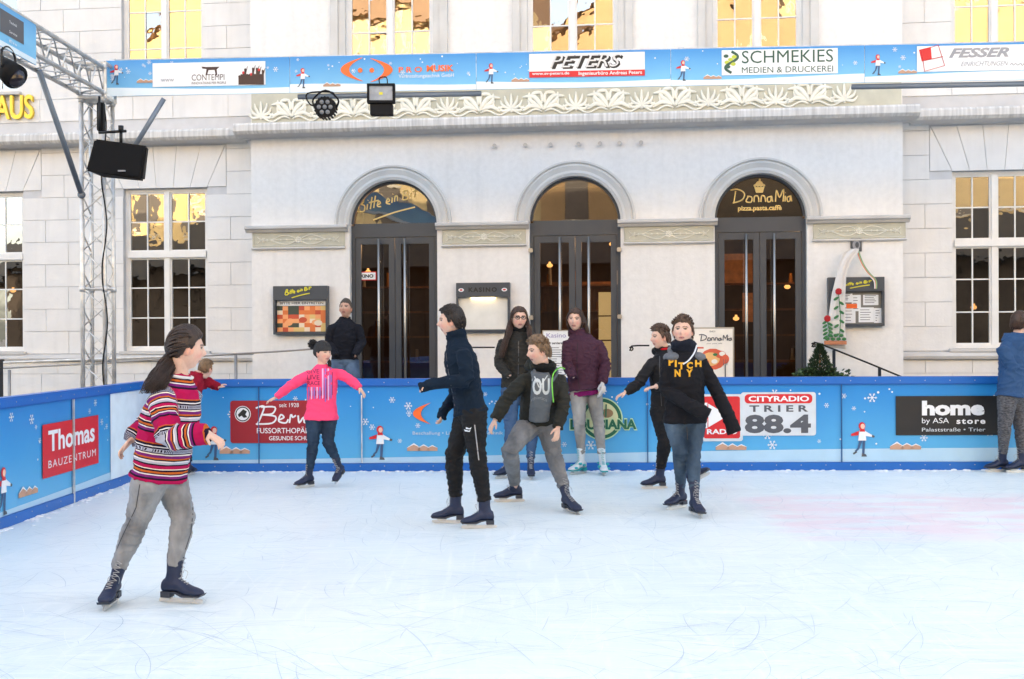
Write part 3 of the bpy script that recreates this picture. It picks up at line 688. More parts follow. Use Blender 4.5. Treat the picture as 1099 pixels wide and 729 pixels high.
# ------------------------------------------------------------------ opposite side of the square (behind the camera; the windows mirror it)
random.seed(21); xx = -34; cols = [(.66, .48, .22), (.70, .54, .28), (.46, .30, .15), (.60, .44, .22), (.66, .50, .27)]
labs = ['ochre gabled townhouse reflected in the windows', 'tall cream townhouse reflected in the windows', 'sand coloured townhouse with many windows', 'pale yellow gabled townhouse', 'brown stone townhouse at the square corner']
dkw = mat('dark townhouse window', (.13, .11, .09), .5); roofb = mat('red brown tile roof', (.36, .22, .12), .8)
for i, (wd, ht, gab) in enumerate(((15, 15.5, 1), (12, 17.5, 0), (14, 15.2, 1), (11, 18.5, 0), (16, 15.8, 1))):
    e = empty('townhouse', (xx + wd / 2, -21, -.13), 0, labs[i], 'building')
    m_ = mat('townhouse plaster %s' % 'abcde'[i], cols[i], .9, var=.15, vs=.6)
    hs2 = []
    for r_ in range(4):
        for k in range(int(wd // 2.6)): x = -wd / 2 + 1.2 + k * 2.6; hs2.append((x, x + 1.1, 1 + r_ * 3.1, 2.9 + r_ * 3.1))
    wm = MB(); wm.box(-wd / 2, wd / 2, -9, 0, 0, ht)
    if gab: wm.add([(-wd / 2, 0, ht), (wd / 2, 0, ht), (0, 0, ht + wd * .42), (-wd / 2, -9, ht), (wd / 2, -9, ht), (0, -9, ht + wd * .42)], [(0, 2, 1), (3, 4, 5)])
    wm.build('wall', m_, e)
    rm = MB()
    if gab:
        for s in (-1, 1): rm.add([(s * (wd / 2 + .3), .4, ht - .15), (0, .4, ht + wd * .42 + .15), (0, -9.4, ht + wd * .42 + .15), (s * (wd / 2 + .3), -9.4, ht - .15)], [(0, 1, 2, 3)])
    else: rm.profile([(.5, ht), (-4.5, ht + 3.5), (-9.5, ht)], -wd / 2, wd / 2)
    rm.build('roof', roofb, e)
    w_ = MB(); s_ = MB()
    for h in hs2:
        if h[3] < ht - .2: w_.box(h[0], h[1], 0.0, .03, h[2], h[3]); s_.box(h[0] - .12, h[1] + .12, .0, .12, h[2] - .18, h[2] - .02); s_.box(h[0] - .12, h[1] + .12, .0, .1, h[3] + .02, h[3] + .2)
    for r_ in range(4): s_.box(-wd / 2, wd / 2, 0, .16, 3.55 + r_ * 3.1, 3.72 + r_ * 3.1)
    for k in range(int(wd / .9)): s_.box(-wd / 2 + .3 + k * .9, -wd / 2 + .42 + k * .9, 0, .08, ht - 2.4, ht - .1)
    build_each(w_, .05, 'window', dkw, e); s_.build('window_trim', mat('pale trim', (.6, .55, .45), .8), e)
    xx += wd + .02

e = empty('reflection_backdrop', (-1, -13.5, -.13), 0, 'added unseen dark pavilion with awning roof mirrored in the lower window panes', 'backdrop')  # added out of view so the lower panes mirror something dark
dk = mat('dark backdrop boards', (.045, .032, .022), .8, var=.4, vs=4, stretch=(4, 1, .3))
m_ = MB(); m_.box(-30, 30, -6, 0, 0, 4.6)
for k in range(60): m_.box(-29.6 + k, -29.5 + k, 0, .05, 0, 4.6)
m_.build('wall', dk, e); m_ = MB(); m_.profile([(1.2, 4.5), (-3, 6.4), (-7, 4.5)], -30.5, 30.5); m_.build('roof', mat('dark backdrop roof', (.04, .04, .04), .8), e)
# ------------------------------------------------------------------ printed motifs
def flake(mb, x, z, y, r, m=0):
    for k in range(6):
        q = k * math.pi / 3; a = Vector((math.cos(q), 0, math.sin(q))); n = Vector((-a.z, 0, a.x)); c = Vector((x, y, z)); w_ = r * .07
        mb.add([c - n * w_, c + a * r - n * w_, c + a * r + n * w_, c + n * w_], [(0, 1, 2, 3)], m)
        for s in (-1, 1):
            b = c + a * r * .6; d = (a + n * s).normalized() * r * .32; e = d.normalized().cross(Vector((0, 1, 0))) * w_ * .8
            mb.add([b - e, b + d - e, b + d + e, b + e] if True else [], [(0, 1, 2, 3)], m)
def disc(mb, x, z, y, rx, rz=None, m=0, n=14):
    rz = rz or rx; mb.add([(x + rx * math.cos(2 * math.pi * i / n), y, z + rz * math.sin(2 * math.pi * i / n)) for i in range(n)], [tuple(range(n))], m)
def quadp(mb, x0, x1, z0, z1, y, m=0): mb.add([(x0, y, z0), (x1, y, z0), (x1, y, z1), (x0, y, z1)], [(0, 1, 2, 3)], m)
def rrect(mb, x0, x1, z0, z1, y, r, m=0):
    p = []
    for cx, cz, a in ((x1 - r, z0 + r, -90), (x1 - r, z1 - r, 0), (x0 + r, z1 - r, 90), (x0 + r, z0 + r, 180)):
        for k in range(6): q = R(a + k * 18); p.append((cx + r * math.cos(q), y, cz + r * math.sin(q)))
    mb.add(p, [tuple(range(len(p)))], m)
MOT = [whitep, skinp, redp, greyp, brownp, snowp, mat('motif blue', S(60, 90, 130), .5)]
def kid(mb, x, z, h, y):                      # a small drawn child on skates: red hood and scarf, white jumper
    disc(mb, x, z + h * .86, y, h * .095, h * .11, 2); disc(mb, x + h * .02, z + h * .85, y - .001, h * .06, h * .075, 1)
    P = lambda pts, m, k=0: mb.add([(x + a * h * .85, y - .0005 * k, z + b * h) for a, b in pts], [tuple(range(len(pts)))], m)
    P([(-.13, .45), (.14, .45), (.10, .74), (-.08, .74)], 0, 1); P([(-.08, .70), (.1, .70), (.09, .77), (-.07, .77)], 2, 2)
    P([(-.10, .72), (-.36, .64), (-.36, .58), (-.12, .60)], 2, 1); P([(.10, .72), (.34, .60), (.33, .55), (.12, .58)], 0, 1); P([(.33, .61), (.42, .58), (.40, .53), (.32, .54)], 3, 1)
    P([(-.09, .46), (.02, .46), (-.10, .20), (-.22, .12), (-.24, .16), (-.15, .24)], 6); P([(.02, .46), (.11, .46), (.08, .08), (.0, .08)], 6)
    P([(-.30, .10), (-.18, .16), (-.16, .12), (-.28, .05)], 3, 1); P([(-.02, .0), (.16, .0), (.13, .06), (.0, .1)], 3, 1)
    P([(-.05, .52), (.06, .52), (.06, .6), (-.05, .6)], 5, 2)
def huts(mb, x, z, s, y):
    for k, (dx, f) in enumerate(((0, 1), (.8, .85), (1.5, .75))):
        a = x + dx * s; mb.add([(a, y, z), (a + s * f, y, z), (a + s * f, y, z + .22 * s), (a + s * .5 * f, y, z + .5 * s * f), (a, y, z + .22 * s)], [(0, 1, 2, 3, 4)], 4)
        mb.add([(a - .06 * s, y - .0005, z + .2 * s), (a + s * .5 * f, y - .0005, z + .46 * s * f), (a + s * f + .06 * s, y - .0005, z + .2 * s), (a + s * .5 * f, y - .0005, z + .58 * s * f)], [(0, 1, 2, 3)], 0)
def snowline(x0, x1, zb, h0, h1, ph, y, m, name, parent, ret=False):
    n = 40; top = [(x0 + (x1 - x0) * i / n, zb + h0 + (h1 - h0) * (0.5 + 0.5 * math.sin(ph + 3.6 * i / n))) for i in range(n + 1)]
    mb = MB(); mb.add([(x0, y, zb)] + [(a, y, b) for a, b in top][::1] + [(x1, y, zb)], [tuple(range(n + 2, -1, -1))], 0)
    return mb.build(name, m, parent)

# ------------------------------------------------------------------ overhead banners on the truss
zb0 = FB.uv(620, 94.3)[1]; zb1 = FB.uv(620, 55)[1]; BH = zb1 - zb0
secs = [(113, 311), (311, 511), (511, 720), (720, 928), (928, 1140)]
blab = ['blue winter banner with white panel and brown goat emblem, leftmost overhead banner', 'blue winter banner with an orange face of two crescents above the floodlight', 'blue winter banner with white and red PETERS panel',
        'blue winter banner with white SCHMEKIES panel above the right arch', 'blue winter banner with grey FESSER panel at the right edge']
random.seed(8)
def fb(px, py, d=0.0): return FB.uv(px, py, d)
for i, (pa, pb) in enumerate(secs):
    xa = fb(pa, 75)[0] + .003; xb = fb(pb, 75)[0] - .003
    e = empty('advertising_banner', FB.o, FB.a, blab[i], 'banner', 'banners along the overhead truss')
    m_ = MB(); m_.box(xa, xb, 0, .012, zb0, zb1); m_.build('sheet', bannerm, e, label=None)
    snowline(xa, xb, zb0 + .001, .06, .10, i * 1.3 + (0 if i else 2), -.002, snowp, 'snow_print', e)
    mb = MB(); q = {0: (125, 92), 1: (325, 96), 2: (527, 91), 3: (733, 88), 4: (942, 82)}[i]
    kb = MB(); x, z = fb(*q); kid(kb, x, z + .01, .24, -.005); kb.build('skater_print', MOT, e); kb = MB(); x, z = fb(q[0] + 22, q[1]); huts(kb, x, z + .03, .09, -.005); kb.build('hut_print', MOT, e)
    for k in range(26):
        fx = random.uniform(xa + .05, xb - .05); fz = random.uniform(zb0 + .16, zb1 - .02)
        if random.random() < .45: flake(mb, fx, fz, -.003, random.uniform(.015, .032))
        else: disc(mb, fx, fz, -.003, random.uniform(.004, .010), None, 0, 8)
    mb.build('snowflake_print', MOT, e)
    mb = MB(); rc = lambda *p: FB.rect(*p)
    if i == 0:
        a = rc(164, 67, 285, 92.5); quadp(mb, *a, -.006, 0)
        t = rc(206, 80, 241, 86.5); text_to(mb, 'CONTEMPI', *t, -.008, 1, off=-.005); t = rc(212, 80, 218, 86.5)
        t = rc(206, 88, 243, 90.5); text_to(mb, 'INNOVATIONS PER PEOPLE', *t, -.008, 1); t = rc(173, 85, 187, 88); text_to(mb, 'www', *t, -.008, 4)
        x, z = fb(226, 77.5, -.008)
        mb.add([(x + a_ * .12, -.008, z + b_ * .12) for a_, b_ in ((-.9, .55), (-.8, .35), (-.4, .3), (-.5, -.3), (-.35, -.3), (-.2, .2), (.4, .2), (.5, -.3), (.65, -.3), (.6, .25), (.9, .5), (.5, .5), (-.4, .5))], [tuple(range(13))], 1)
        random.seed(31)
        for k in range(13):
            x, z = fb(257 + k * 2.1, 91, -.008); h = random.uniform(.08, .2); quadp(mb, x - .012, x + .012, z, z + h, -.008 - k * .0002, 1); disc(mb, x, z + h + .01, -.008 - k * .0002, .014, .018, 2 if k % 4 == 2 else 1)
            mb.add([(x, -.0085, z + h * .8), (x + .01, -.0085, z + h * .8), (x + .03, -.0085, z + h * 1.3), (x + .022, -.0085, z + h * 1.3)], [(0, 1, 2, 3)], 1)
    if i == 1:
        for s, c0 in ((1, 365.5), (-1, 421.5)):       # two orange crescents and two dots
            x, z = fb(c0, 75, -.006); H_ = .135; n = 14; p = []
            for k in range(n + 1): q_ = -1 + 2 * k / n; p.append((x + s * .27 * (q_ * q_) ** 1.0 * .9, z + H_ * q_))
            inn_ = []
            for k in range(n + 1): q_ = 1 - 2 * k / n; inn_.append((x + s * (.10 + .17 * (q_ * q_) * .95), z + H_ * q_ * .999))
            pts = [(a_, -.006, b_) for a_, b_ in p + inn_[1:-1]]; 
            for k in range(n):
                A, B = p[k], p[k + 1]; C, D = inn_[n - k], inn_[n - k - 1]
                mb.add([(A[0], -.006, A[1]), (B[0], -.006, B[1]), (D[0], -.006, D[1]), (C[0], -.006, C[1])], [(0, 1, 2, 3)], 5)
        for px in (386.5, 399): x, z = fb(px, 75.5, -.006); disc(mb, x, z, -.006, .028, None, 5)
        text_to(mb, 'P R O', *rc(428, 72, 453, 78), -.006, 5, off=.02); text_to(mb, 'MUSIK', *rc(458, 70, 487, 77), -.006, 5, off=.03)
        text_to(mb, 'Veranstaltungstechnik GmbH', *rc(428, 79.5, 487, 84.5), -.006, 0)
    if i == 2:
        a = rc(568, 57, 692, 82.5); quadp(mb, *a, -.006, 0); b_ = rc(568, 76, 692, 82.5); quadp(mb, a[0], a[1], a[2], b_[3], -.0075, 2)
        t = rc(592, 60, 669, 74); text_to(mb, 'PETERS', t[0] - .015, t[1] - .015, t[2] + .012, t[3] + .012, -.008, 6, off=.03, shear=.35); text_to(mb, 'PETERS', *t, -.0095, 3, off=.035, shear=.35)
        text_to(mb, 'PETERS', t[0] - .02, t[1] - .02, t[2] + .018, t[3] + .018, -.011, 7, off=-.005, shear=.35)
        t = rc(571, 77.5, 611, 81.5); text_to(mb, 'www.sv-peters.de', *t, -.009, 0, off=.015); t = rc(621, 76.5, 689, 81.5); text_to(mb, 'Ingenieurbüro Andreas Peters', *t, -.009, 0, off=.015)
    if i == 3:
        a = rc(774.5, 53, 899, 80); quadp(mb, *a, -.006, 0); text_to(mb, 'SCHMEKIES', *rc(796, 54, 894, 67.5), -.008, 8); text_to(mb, 'MEDIEN & DRUCKEREI', *rc(796, 71.5, 894, 78), -.008, 8)
        x, z = fb(785, 67, -.008)
        sp = [(x + .085 * math.sin(q_ * .1) * (1 if q_ < 32 else 1), -.009, z + .12 - q_ * .0040) for q_ in range(0, 62)]
        mb.tube([Vector((x + .07 * math.sin(2 * math.pi * k / 20), -.009, z + .12 - .24 * k / 20)) for k in range(21)], .016, 5, 8, up=(0, 1, 0), flat=.15)
        for k, (dx, dz, m_) in enumerate(((-.05, .0, 9), (-.01, .03, 9), (.02, -.02, 9), (-.04, -.05, 8), (.03, .06, 9), (-.06, .07, 8))): disc(mb, x + dx, z + dz, -.010 - k * .0003, .028, .02, m_)
    if i == 4:
        a = rc(984, 48.5, 1135, 76); quadp(mb, *a, -.006, 0); text_to(mb, 'FESSER', *rc(1018, 51.5, 1083, 62), -.008, 4, off=.04, shear=.35); text_to(mb, 'EINRICHTUNGEN', *rc(1031, 66, 1082, 71), -.008, 4, shear=.35)
        x, z = fb(1002, 63, -.008); sp = lambda pts, m_, y: mb.add([(x + a_, y, z + b_) for a_, b_ in pts], [tuple(range(len(pts)))], m_)
        sp([(-.16, .10), (-.03, .13), (-.02, .0), (-.13, -.03)], 2, -.009)
        for L in ([(-.13, .09), (-.10, -.14), (.12, -.08), (.05, .15), (-.13, .09)], [(-.10, -.02), (.10, .02)]): mb.tube([Vector((x + a_, -.010, z + b_)) for a_, b_ in L], .004, 4, 2)
        strokes(mb, [[(0, .3), (.1, .7), (.2, .3), (.35, .6), (.5, .3), (.7, .6), (.8, .2), (1, .8)]], *rc(1084, 66, 1100, 72), -.009, .004, 4)
    mb.build('advert_print', [whitep, mat('brown black print', S(60, 35, 30), .5), redp, blackp, midp, orangep, midp, mat('silver print', S(215, 215, 215), .4), mat('deep green print', S(45, 85, 70), .5), mat('lime print', S(190, 200, 70), .5)], e)

# ------------------------------------------------------------------ truss
def truss_box(mb, p0, p1, upv, side, s, pitch, rc=.024, rb=.009, ends=True):
    p0 = Vector(p0); p1 = Vector(p1); d = (p1 - p0); L = d.length; d.normalize(); a = Vector(side).normalized() * s / 2; b = Vector(upv).normalized() * s / 2
    cs = [a + b, -a + b, -a - b, a - b]; n = max(1, int(L / pitch))
    for c in cs: mb[0].tube([p0 + c, p1 + c], rc, 10)
    for i in range(n):
        q0 = p0 + d * (L * i / n); q1 = p0 + d * (L * (i + .5) / n); q2 = p0 + d * (L * (i + 1) / n)
        for k in range(4):
            A, B = cs[k], cs[(k + 1) % 4]; mb[1].tube([q0 + A, q1 + B, q2 + A], rb, 6)
    for q in (p0, p1, p0 + d * L * .5):
        for k in range(4): mb[1].tube([q + cs[k], q + cs[(k + 1) % 4]], rb * 1.2, 6)
        for c in cs: mb[1].tube([q + c - d * .035, q + c + d * .035], rc * 1.35, 10)
tr = empty('lighting_truss', (0, 0, 0), 0, 'silver aluminium lattice truss, tower at the left corner with overhead arms', 'truss')
S_ = .262
tc_ = at(106, 410, 12.45); TX, TY = tc_.x, tc_.y
ax = (FB.M.to_3x3() @ Vector((1, 0, 0))); ay = (RB.M.to_3x3() @ Vector((0, 1, 0)))
zt1 = at(113, 68, 12.4).z - .02; zt0 = zt1 - .36
ch = MB(); br = MB(); truss_box((ch, br), (TX, TY, -.12), (TX, TY, zt0 - .05), ay, ax, S_, .42)
ch.build('tower_chord', alu, tr, smooth=True); br.build('tower_lattice', alu, tr, smooth=True)
c0 = Vector((TX, TY, (zt0 + zt1) / 2 - .02)); ch = MB(); br = MB()
truss_box((ch, br), c0 - ay * .16, c0 - ay * 11.5, (0, 0, 1), ax, .29, .36); ch.build('side_arm_chord', alu, tr, smooth=True); br.build('side_arm_lattice', alu, tr, smooth=True)
bo = FB.M @ Vector((fb(118, 75)[0], .21, 0)); ch = MB(); br = MB()
q0 = Vector((bo.x, bo.y, zb0 + .275)); truss_box((ch, br), q0, q0 + ax * 13.2, (0, 0, 1), ay, .29, .42); ch.build('back_arm_chord', alu, tr, smooth=True); br.build('back_arm_lattice', alu, tr, smooth=True)
cb = MB(); cb.box(TX - .17, TX + .17, TY - .17, TY + .17, zt0 - .05, zt0 - .03)
for z in (zt0 - .03, zt1): 
    for dx, dy in ((1, 1), (-1, 1), (-1, -1), (1, -1)): cb.tube([(TX + dx * .15, TY + dy * .15, z), (TX - dy * .15, TY + dx * .15, z)], .024, 8)
for dx, dy in ((1, 1), (-1, 1), (-1, -1), (1, -1)): cb.tube([(TX + dx * .15, TY + dy * .15, zt0 - .03), (TX + dx * .15, TY + dy * .15, zt1)], .024, 8)
cb.build('corner_block', alu, tr)
p = at(87.5, 178, TY - .14); q = at(65, 92, TY - .14 - 1.0)
q = Vector((TX - .12, TY - 1.25, zt0 + .0)); p = Vector((TX - .13, TY - .14, zt0 - 1.15))
m_ = MB(); m_.tube([p, q], .03, 10); m_.ball(p, .045); m_.build('knee_brace', greybar, tr, smooth=True)
q = at(176, 106, TY); p = at(138, 168, TY); m_ = MB(); m_.tube([p, q], .028, 10); m_.build('knee_brace', greybar, tr, smooth=True)
for pa, pb, py in ((318, 516, 100.5), (916, 1145, 87)):
    a = fb(pa, py, -.03); b = fb(pb, py, -.03); m_ = MB(); P0 = FB.M @ Vector((a[0], .05, zb0 - .035)); P1 = FB.M @ Vector((b[0], .05, zb0 - .035)); m_.tube([P0, P1], .03, 10); m_.build('lower_rail', greybar, tr, smooth=True)
# cable down the tower
m_ = MB(); random.seed(2)
pts = [Vector((TX + .14 + .03 * math.sin(i * 1.3), TY - .17, zt0 - .1 - i * .23)) for i in range(18)]; m_.tube(catmull(pts, 4), .008, 6); m_.build('black_cable', black, tr, smooth=True)
# side banner on the left arm
FLt = FrameAt(Vector((TX + .165, TY, 0)), RB.a + math.pi / 2)
a0 = FLt.uv(37.5, 48); xz = a0[0]
sbn = empty('advertising_banner', FLt.o, FLt.a, 'blue banner with a grey advert panel hanging on the left truss arm', 'banner', 'banners along the overhead truss')
z1_ = FLt.uv(37.5, 27)[1]; z0_ = FLt.uv(37.5, 70)[1]
m_ = MB(); m_.box(xz - 7.5, xz, -.012, 0, z0_, z1_); m_.build('sheet', bannerm, sbn)
m_ = MB(); quadp(m_, xz - .72, xz - .26, z0_ + .13, z1_ - .05, -.015, 0)
for k in range(3): text_to(m_, ('INFORMATION', 'EVENTS', 'TICKETS')[k] if False else ('Technik', 'Service', 'Eis')[k], xz - .55, xz - .40, z1_ - .14 - k * .09, z1_ - .115 - k * .09, -.018, 1)
m_.build('advert_print', [greyp, whitep], sbn)
snowline(xz - 7.5, xz, z0_ + .001, .05, .09, 1.0, -.014, snowp, 'snow_print', sbn)

# ------------------------------------------------------------------ lamps and loudspeaker hanging from the truss
def hang(name, px, py, Y, lab, cat, grp=None): 
    p = at(px, py, Y); return empty(name, p, 0, lab, cat, grp), p
e, p = hang('loudspeaker', 130, 172, 12.0, 'black trapezoid loudspeaker on a bracket beside the truss tower', 'loudspeaker')
m_ = MB(); W, H, D = .325, .215, .30
tp = [(-W * .93, .02 - D / 2), (W * 1.0, -D / 2 + .06), (W * .8, D / 2), (-W * .75, D / 2)]
bt = [(-W * 1.0, -D / 2), (W * .82, -D / 2 + .05), (W * .66, D / 2), (-W * .8, D / 2)]
zz = [(-H + .03, -H - .035), (H, H - .04)]
vs = [(bt[0][0] - .02, bt[0][1], -H * .62), (bt[1][0], bt[1][1], -H * 1.12), (bt[2][0], bt[2][1], -H), (bt[3][0], bt[3][1], -H * .8), (tp[0][0] + .05, tp[0][1], H * 1.02), (tp[1][0], tp[1][1], H * .66), (tp[2][0], tp[2][1], H * .8), (tp[3][0], tp[3][1], H * .95)]
m_.add(vs, [(0, 3, 2, 1), (4, 5, 6, 7), (0, 1, 5, 4), (1, 2, 6, 5), (2, 3, 7, 6), (3, 0, 4, 7)]); m_.build('cabinet', black, e, bevel=.02)
gr = MB(); gr.add([(vs[0][0] + .03, vs[0][1] - .012, -H * .68), (vs[1][0] - .03, vs[1][1] - .012, -H * .95), (vs[5][0] - .04, vs[5][1] - .012, H * .62), (vs[4][0] + .03, vs[4][1] - .012, H * .9)], [(0, 1, 2, 3)]); gr.build('grille', mat('speaker grille', (.008, .008, .009), .8, spec=.2, bump=.6, bs=400), e)
lg = MB(); lg.box(.02, .10, -D / 2 - .0, -D / 2 + .02, -.15, -.135); lg.v = [(x, y - .008, z) for x, y, z in lg.v]; lg.build('maker_plate', midp, e)
m_ = MB(); m_.tube([(.0, 0, H * .8), (.0, 0, H + .12)], .018, 8); m_.tube([(-.24, -.02, H + .09), (.06, 0, H + .11)], .017, 8); m_.tube([(.0, 0, H + .10), (.0, 0, H + .17)], .03, 8); m_.tube([(-.24, 0, H + .09), (-.24, 0, H + .5)], .014, 8); m_.build('bracket', blackmet, e, smooth=True)
m_ = MB(); m_.box(-.28, -.21, .02, .10, H + .12, H + .44); m_.build('clamp_housing', black, e, bevel=.008)
e, p = hang('stage_lamp', 348.5, 115, 12.0, 'round black lamp with seven lenses beneath the overhead banner', 'stage lamp')
m_ = MB(); m_.tube([(0, .0, 0), (0, .16, .02)], [.115, .10], 20)
for k in range(20): q = k * math.pi / 10; m_.box(-.008 + .115 * math.cos(q), .008 + .115 * math.cos(q), 0, .14, -.008 + .115 * math.sin(q), .008 + .115 * math.sin(q))
m_.build('housing', black, e)
m_ = MB()
for k in range(7): q = k * math.pi / 3; rr = 0 if k == 6 else .065; m_.ball((rr * math.cos(q), -.005, rr * math.sin(q)), (.026, .012, .026), 12, 6)
m_.build('lens', mat('grey lens', (.16, .17, .18), .12), e, smooth=True)
m_ = MB(); m_.tube(catmull([Vector(v) for v in ((-.12, .06, 0), (-.14, .06, .1), (0, .06, .2), (.14, .06, .1), (.12, .06, 0))], 4), .011, 6); m_.tube(catmull([Vector(v) for v in ((-.05, .05, .03), (-.17, .06, .04), (-.21, .08, .17), (.05, .1, .19), (.1, .1, .14))], 4), .009, 6); m_.build('yoke_and_cable', black, e, smooth=True)
e, p = hang('floodlight', 409, 105, 12.0, 'square black floodlight with glass front beneath the overhead banner', 'floodlight')
m_ = MB(); m_.box(-.155, .155, 0, .06, -.06, .155); m_.box(-.125, .125, .0, .13, -.185, -.064); m_.box(-.155, .155, -.03, 0, .13, .155); m_.box(-.155, .155, -.03, 0, -.06, -.035); m_.box(-.155, -.13, -.03, 0, -.035, .13); m_.box(.13, .155, -.03, 0, -.035, .13)
for k in range(8): m_.box(-.12 + k * .032, -.108 + k * .032, .06, .10, -.05, .15)
m_.build('housing', black, e, bevel=.003)
m_ = MB(); m_.box(-.13, .13, -.012, -.004, -.035, .13); m_.build('reflector_glass', mat('floodlight reflector', (.36, .39, .43), .5, .0, var=.35, vs=9), e)
m_ = MB(); m_.box(-.02, .02, -.015, -.0125, .03, .06); m_.build('led_chip', yellowp, e)
m_ = MB(); m_.tube(catmull([Vector(v) for v in ((-.02, .08, .15), (-.03, .1, .24), (.05, .1, .25), (.06, .1, .15))], 4), .007, 6); m_.build('cable', black, e)
e, p = hang('stage_lamp', 11, 76, 10.0, 'black spotlight hanging from the left truss arm at the frame edge', 'stage lamp')
m_ = MB(); m_.tube([(-.16, .1, .10), (-.02, 0, -.0), (.07, -.05, -.07)], [.08, .105, .12], 20); m_.build('housing', black, e, smooth=True)
m_ = MB(); m_.ball((.075, -.06, -.078), (.09, .03, .09), 14, 8, M=Matrix.Rotation(-.6, 3, 'Y')); m_.build('lens', mat('black lens', (.02, .02, .03), .08), e, smooth=True)
m_ = MB(); m_.tube(catmull([Vector(v) for v in ((-.02, .12, 0), (-.02, .14, .16), (-.02, .0, .22), (-.02, -.12, .16), (-.02, -.12, 0))], 4), .012, 6); m_.build('yoke', blackmet, e, smooth=True)

# ------------------------------------------------------------------ rink barriers
BHt = RB.uv(574, 405.8)[1]; RH = .085
def barrier(fr, cuts, lab, x0, x1):
    e = empty('rink_barrier', fr.o, fr.a, lab, 'barrier', 'barrier around the ice')
    for a, b in zip(cuts, cuts[1:]):
        m_ = MB(); m_.box(a + .004, b - .004, 0, .03, .09, BHt - RH); m_.build('panel', barrm, e)
    m_ = MB(); m_.box(x0, x1, -.03, .09, BHt - RH, BHt); m_.build('top_rail', bluerail, e, bevel=.01)
    m_ = MB(); m_.box(x0, x1, -.022, .05, .0, .09); m_.build('kick_board', bluerail, e, bevel=.004)
    m_ = MB()
    x = x0 + .1
    while x < x1:
        for z in (BHt - RH / 2 - .0, .06): m_.ball((x, -.031 if z > .5 else -.023, z), (.006, .003, .006), 6, 4)
        x += .27
    m_.build('screw', steel, e)
    m_ = MB()
    for c in cuts: m_.box(c - .02, c + .02, .031, .10, -.12, BHt - RH - .003)
    m_.build('post', alu, e); return e
xc0 = RB.uv(170, 480)[0]
cutsB = [XL - .0] + [RB.uv(px, 455)[0] for px in (278, 487, 695, 903, 1111)] + [RB.uv(1111, 455)[0] + 2.1]
eb = barrier(RB, cutsB, 'blue advertising barrier along the back of the rink, red and black adverts', XL, cutsB[-1])
p77 = RL.uv(77, 490)[0]; cutsL = [p77 - 2.12 * k for k in range(4, -1, -1)] + [-.16]
el = barrier(RL, cutsL, 'blue advertising barrier along the left side of the rink with red advert', cutsL[0], -.035)
# winter motifs on the barrier
def dress(fr, e, xa, xb, kids, hs_, seed, n):
    random.seed(seed)
    snowline(xa, xb, .092, .03, .15, seed, -.003, moundp, 'snow_print', e)
    mb = MB()
    for px, py in kids: kb = MB(); x, z = fr.uv(px, py); kid(kb, x, z, .39, -.009); kb.build('skater_print', MOT, e)
    for px, py in hs_: kb = MB(); x, z = fr.uv(px, py); huts(kb, x, z, .15, -.008); kb.build('hut_print', MOT, e)
    for k in range(n):
        fx = random.uniform(xa + .05, xb - .05); fz = random.uniform(.25, BHt - RH - .05) if random.random() < .4 else random.uniform(.6, BHt - RH - .04)
        if random.random() < .45: flake(mb, fx, fz, -.005, random.uniform(.02, .055))
        else: disc(mb, fx, fz, -.005, random.uniform(.005, .014), None, 0, 8)
    mb.build('snowflake_print', MOT, e)
dress(RB, eb, XL + .01, cutsB[-1], [(408, 493.5), (925, 490), (230, 494)], [(437, 484), (768, 483), (955, 482.5), (236, 487)], 5, 130)
dress(RL, el, cutsL[0], -.6, [(3, 553)], [(19, 535)], 9, 110)
m_ = MB(); a = RL.uv(118, 470)[0]; quadp(m_, a, -.16, .092, BHt - RH - .002, -.0065); m_.build('blank_print', mat('pale blue print', S(226, 240, 248), .35), el)
AD = [whitep, redp, dredp, blackp, greyp, mat('light grey print', S(205, 212, 218), .4), greenp, orangep, mat('pale green print', S(185, 215, 170), .5), mat('white print 2', S(240, 240, 240), .4), mat('bottle green print', S(20, 95, 70), .45), mat('straw print', S(200, 205, 160), .5), mat('russet print', S(135, 110, 80), .5)]
mb = MB(); rc = lambda *p: RB.rect(*p)
a = rc(247.5, 430, 342, 475.5); rrect(mb, *a, -.012, .03, 2)
text_to(mb, 'seit 1928', *rc(300, 432.5, 321, 437), -.014, 0); text_to(mb, 'FUSSORTHOPÄDIE', *rc(276, 458, 339, 465), -.014, 0, off=.01); text_to(mb, 'GESUNDE SCHUHE', *rc(289, 468, 339, 472.5), -.014, 0, off=.01)
strokes(mb, [[(0, .9), (.15, 1), (.1, .5), (.02, 0)], [(.1, .95), (.35, .95), (.3, .6), (.1, .55), (.36, .45), (.3, .1), (.0, .05)], [(.42, .25), (.52, .4), (.46, .55), (.42, .2), (.55, .1), (.6, .3)], [(.62, .1), (.65, .55), (.68, .4), (.74, .5)], [(.78, .5), (.8, .1), (.88, .4), (.9, .1), (1.0, .6)]], *rc(275, 436, 333, 456), -.015, .010, 0)
x, z = RB.uv(260.5, 444.5, -.014); disc(mb, x, z, -.014, .09, None, 0, 24); disc(mb, x, z, -.0155, .082, None, 3, 24); disc(mb, x, z, -.0165, .07, None, 0, 24)
mb.add([(x + a_ * .06, -.0175, z + b_ * .06) for a_, b_ in ((-.9, -.1), (-.3, .5), (.1, .9), (.8, .5), (.5, -.1), (.9, -.6), (.2, -.7), (-.2, -.3), (-.7, -.6))], [tuple(range(9))], 3)
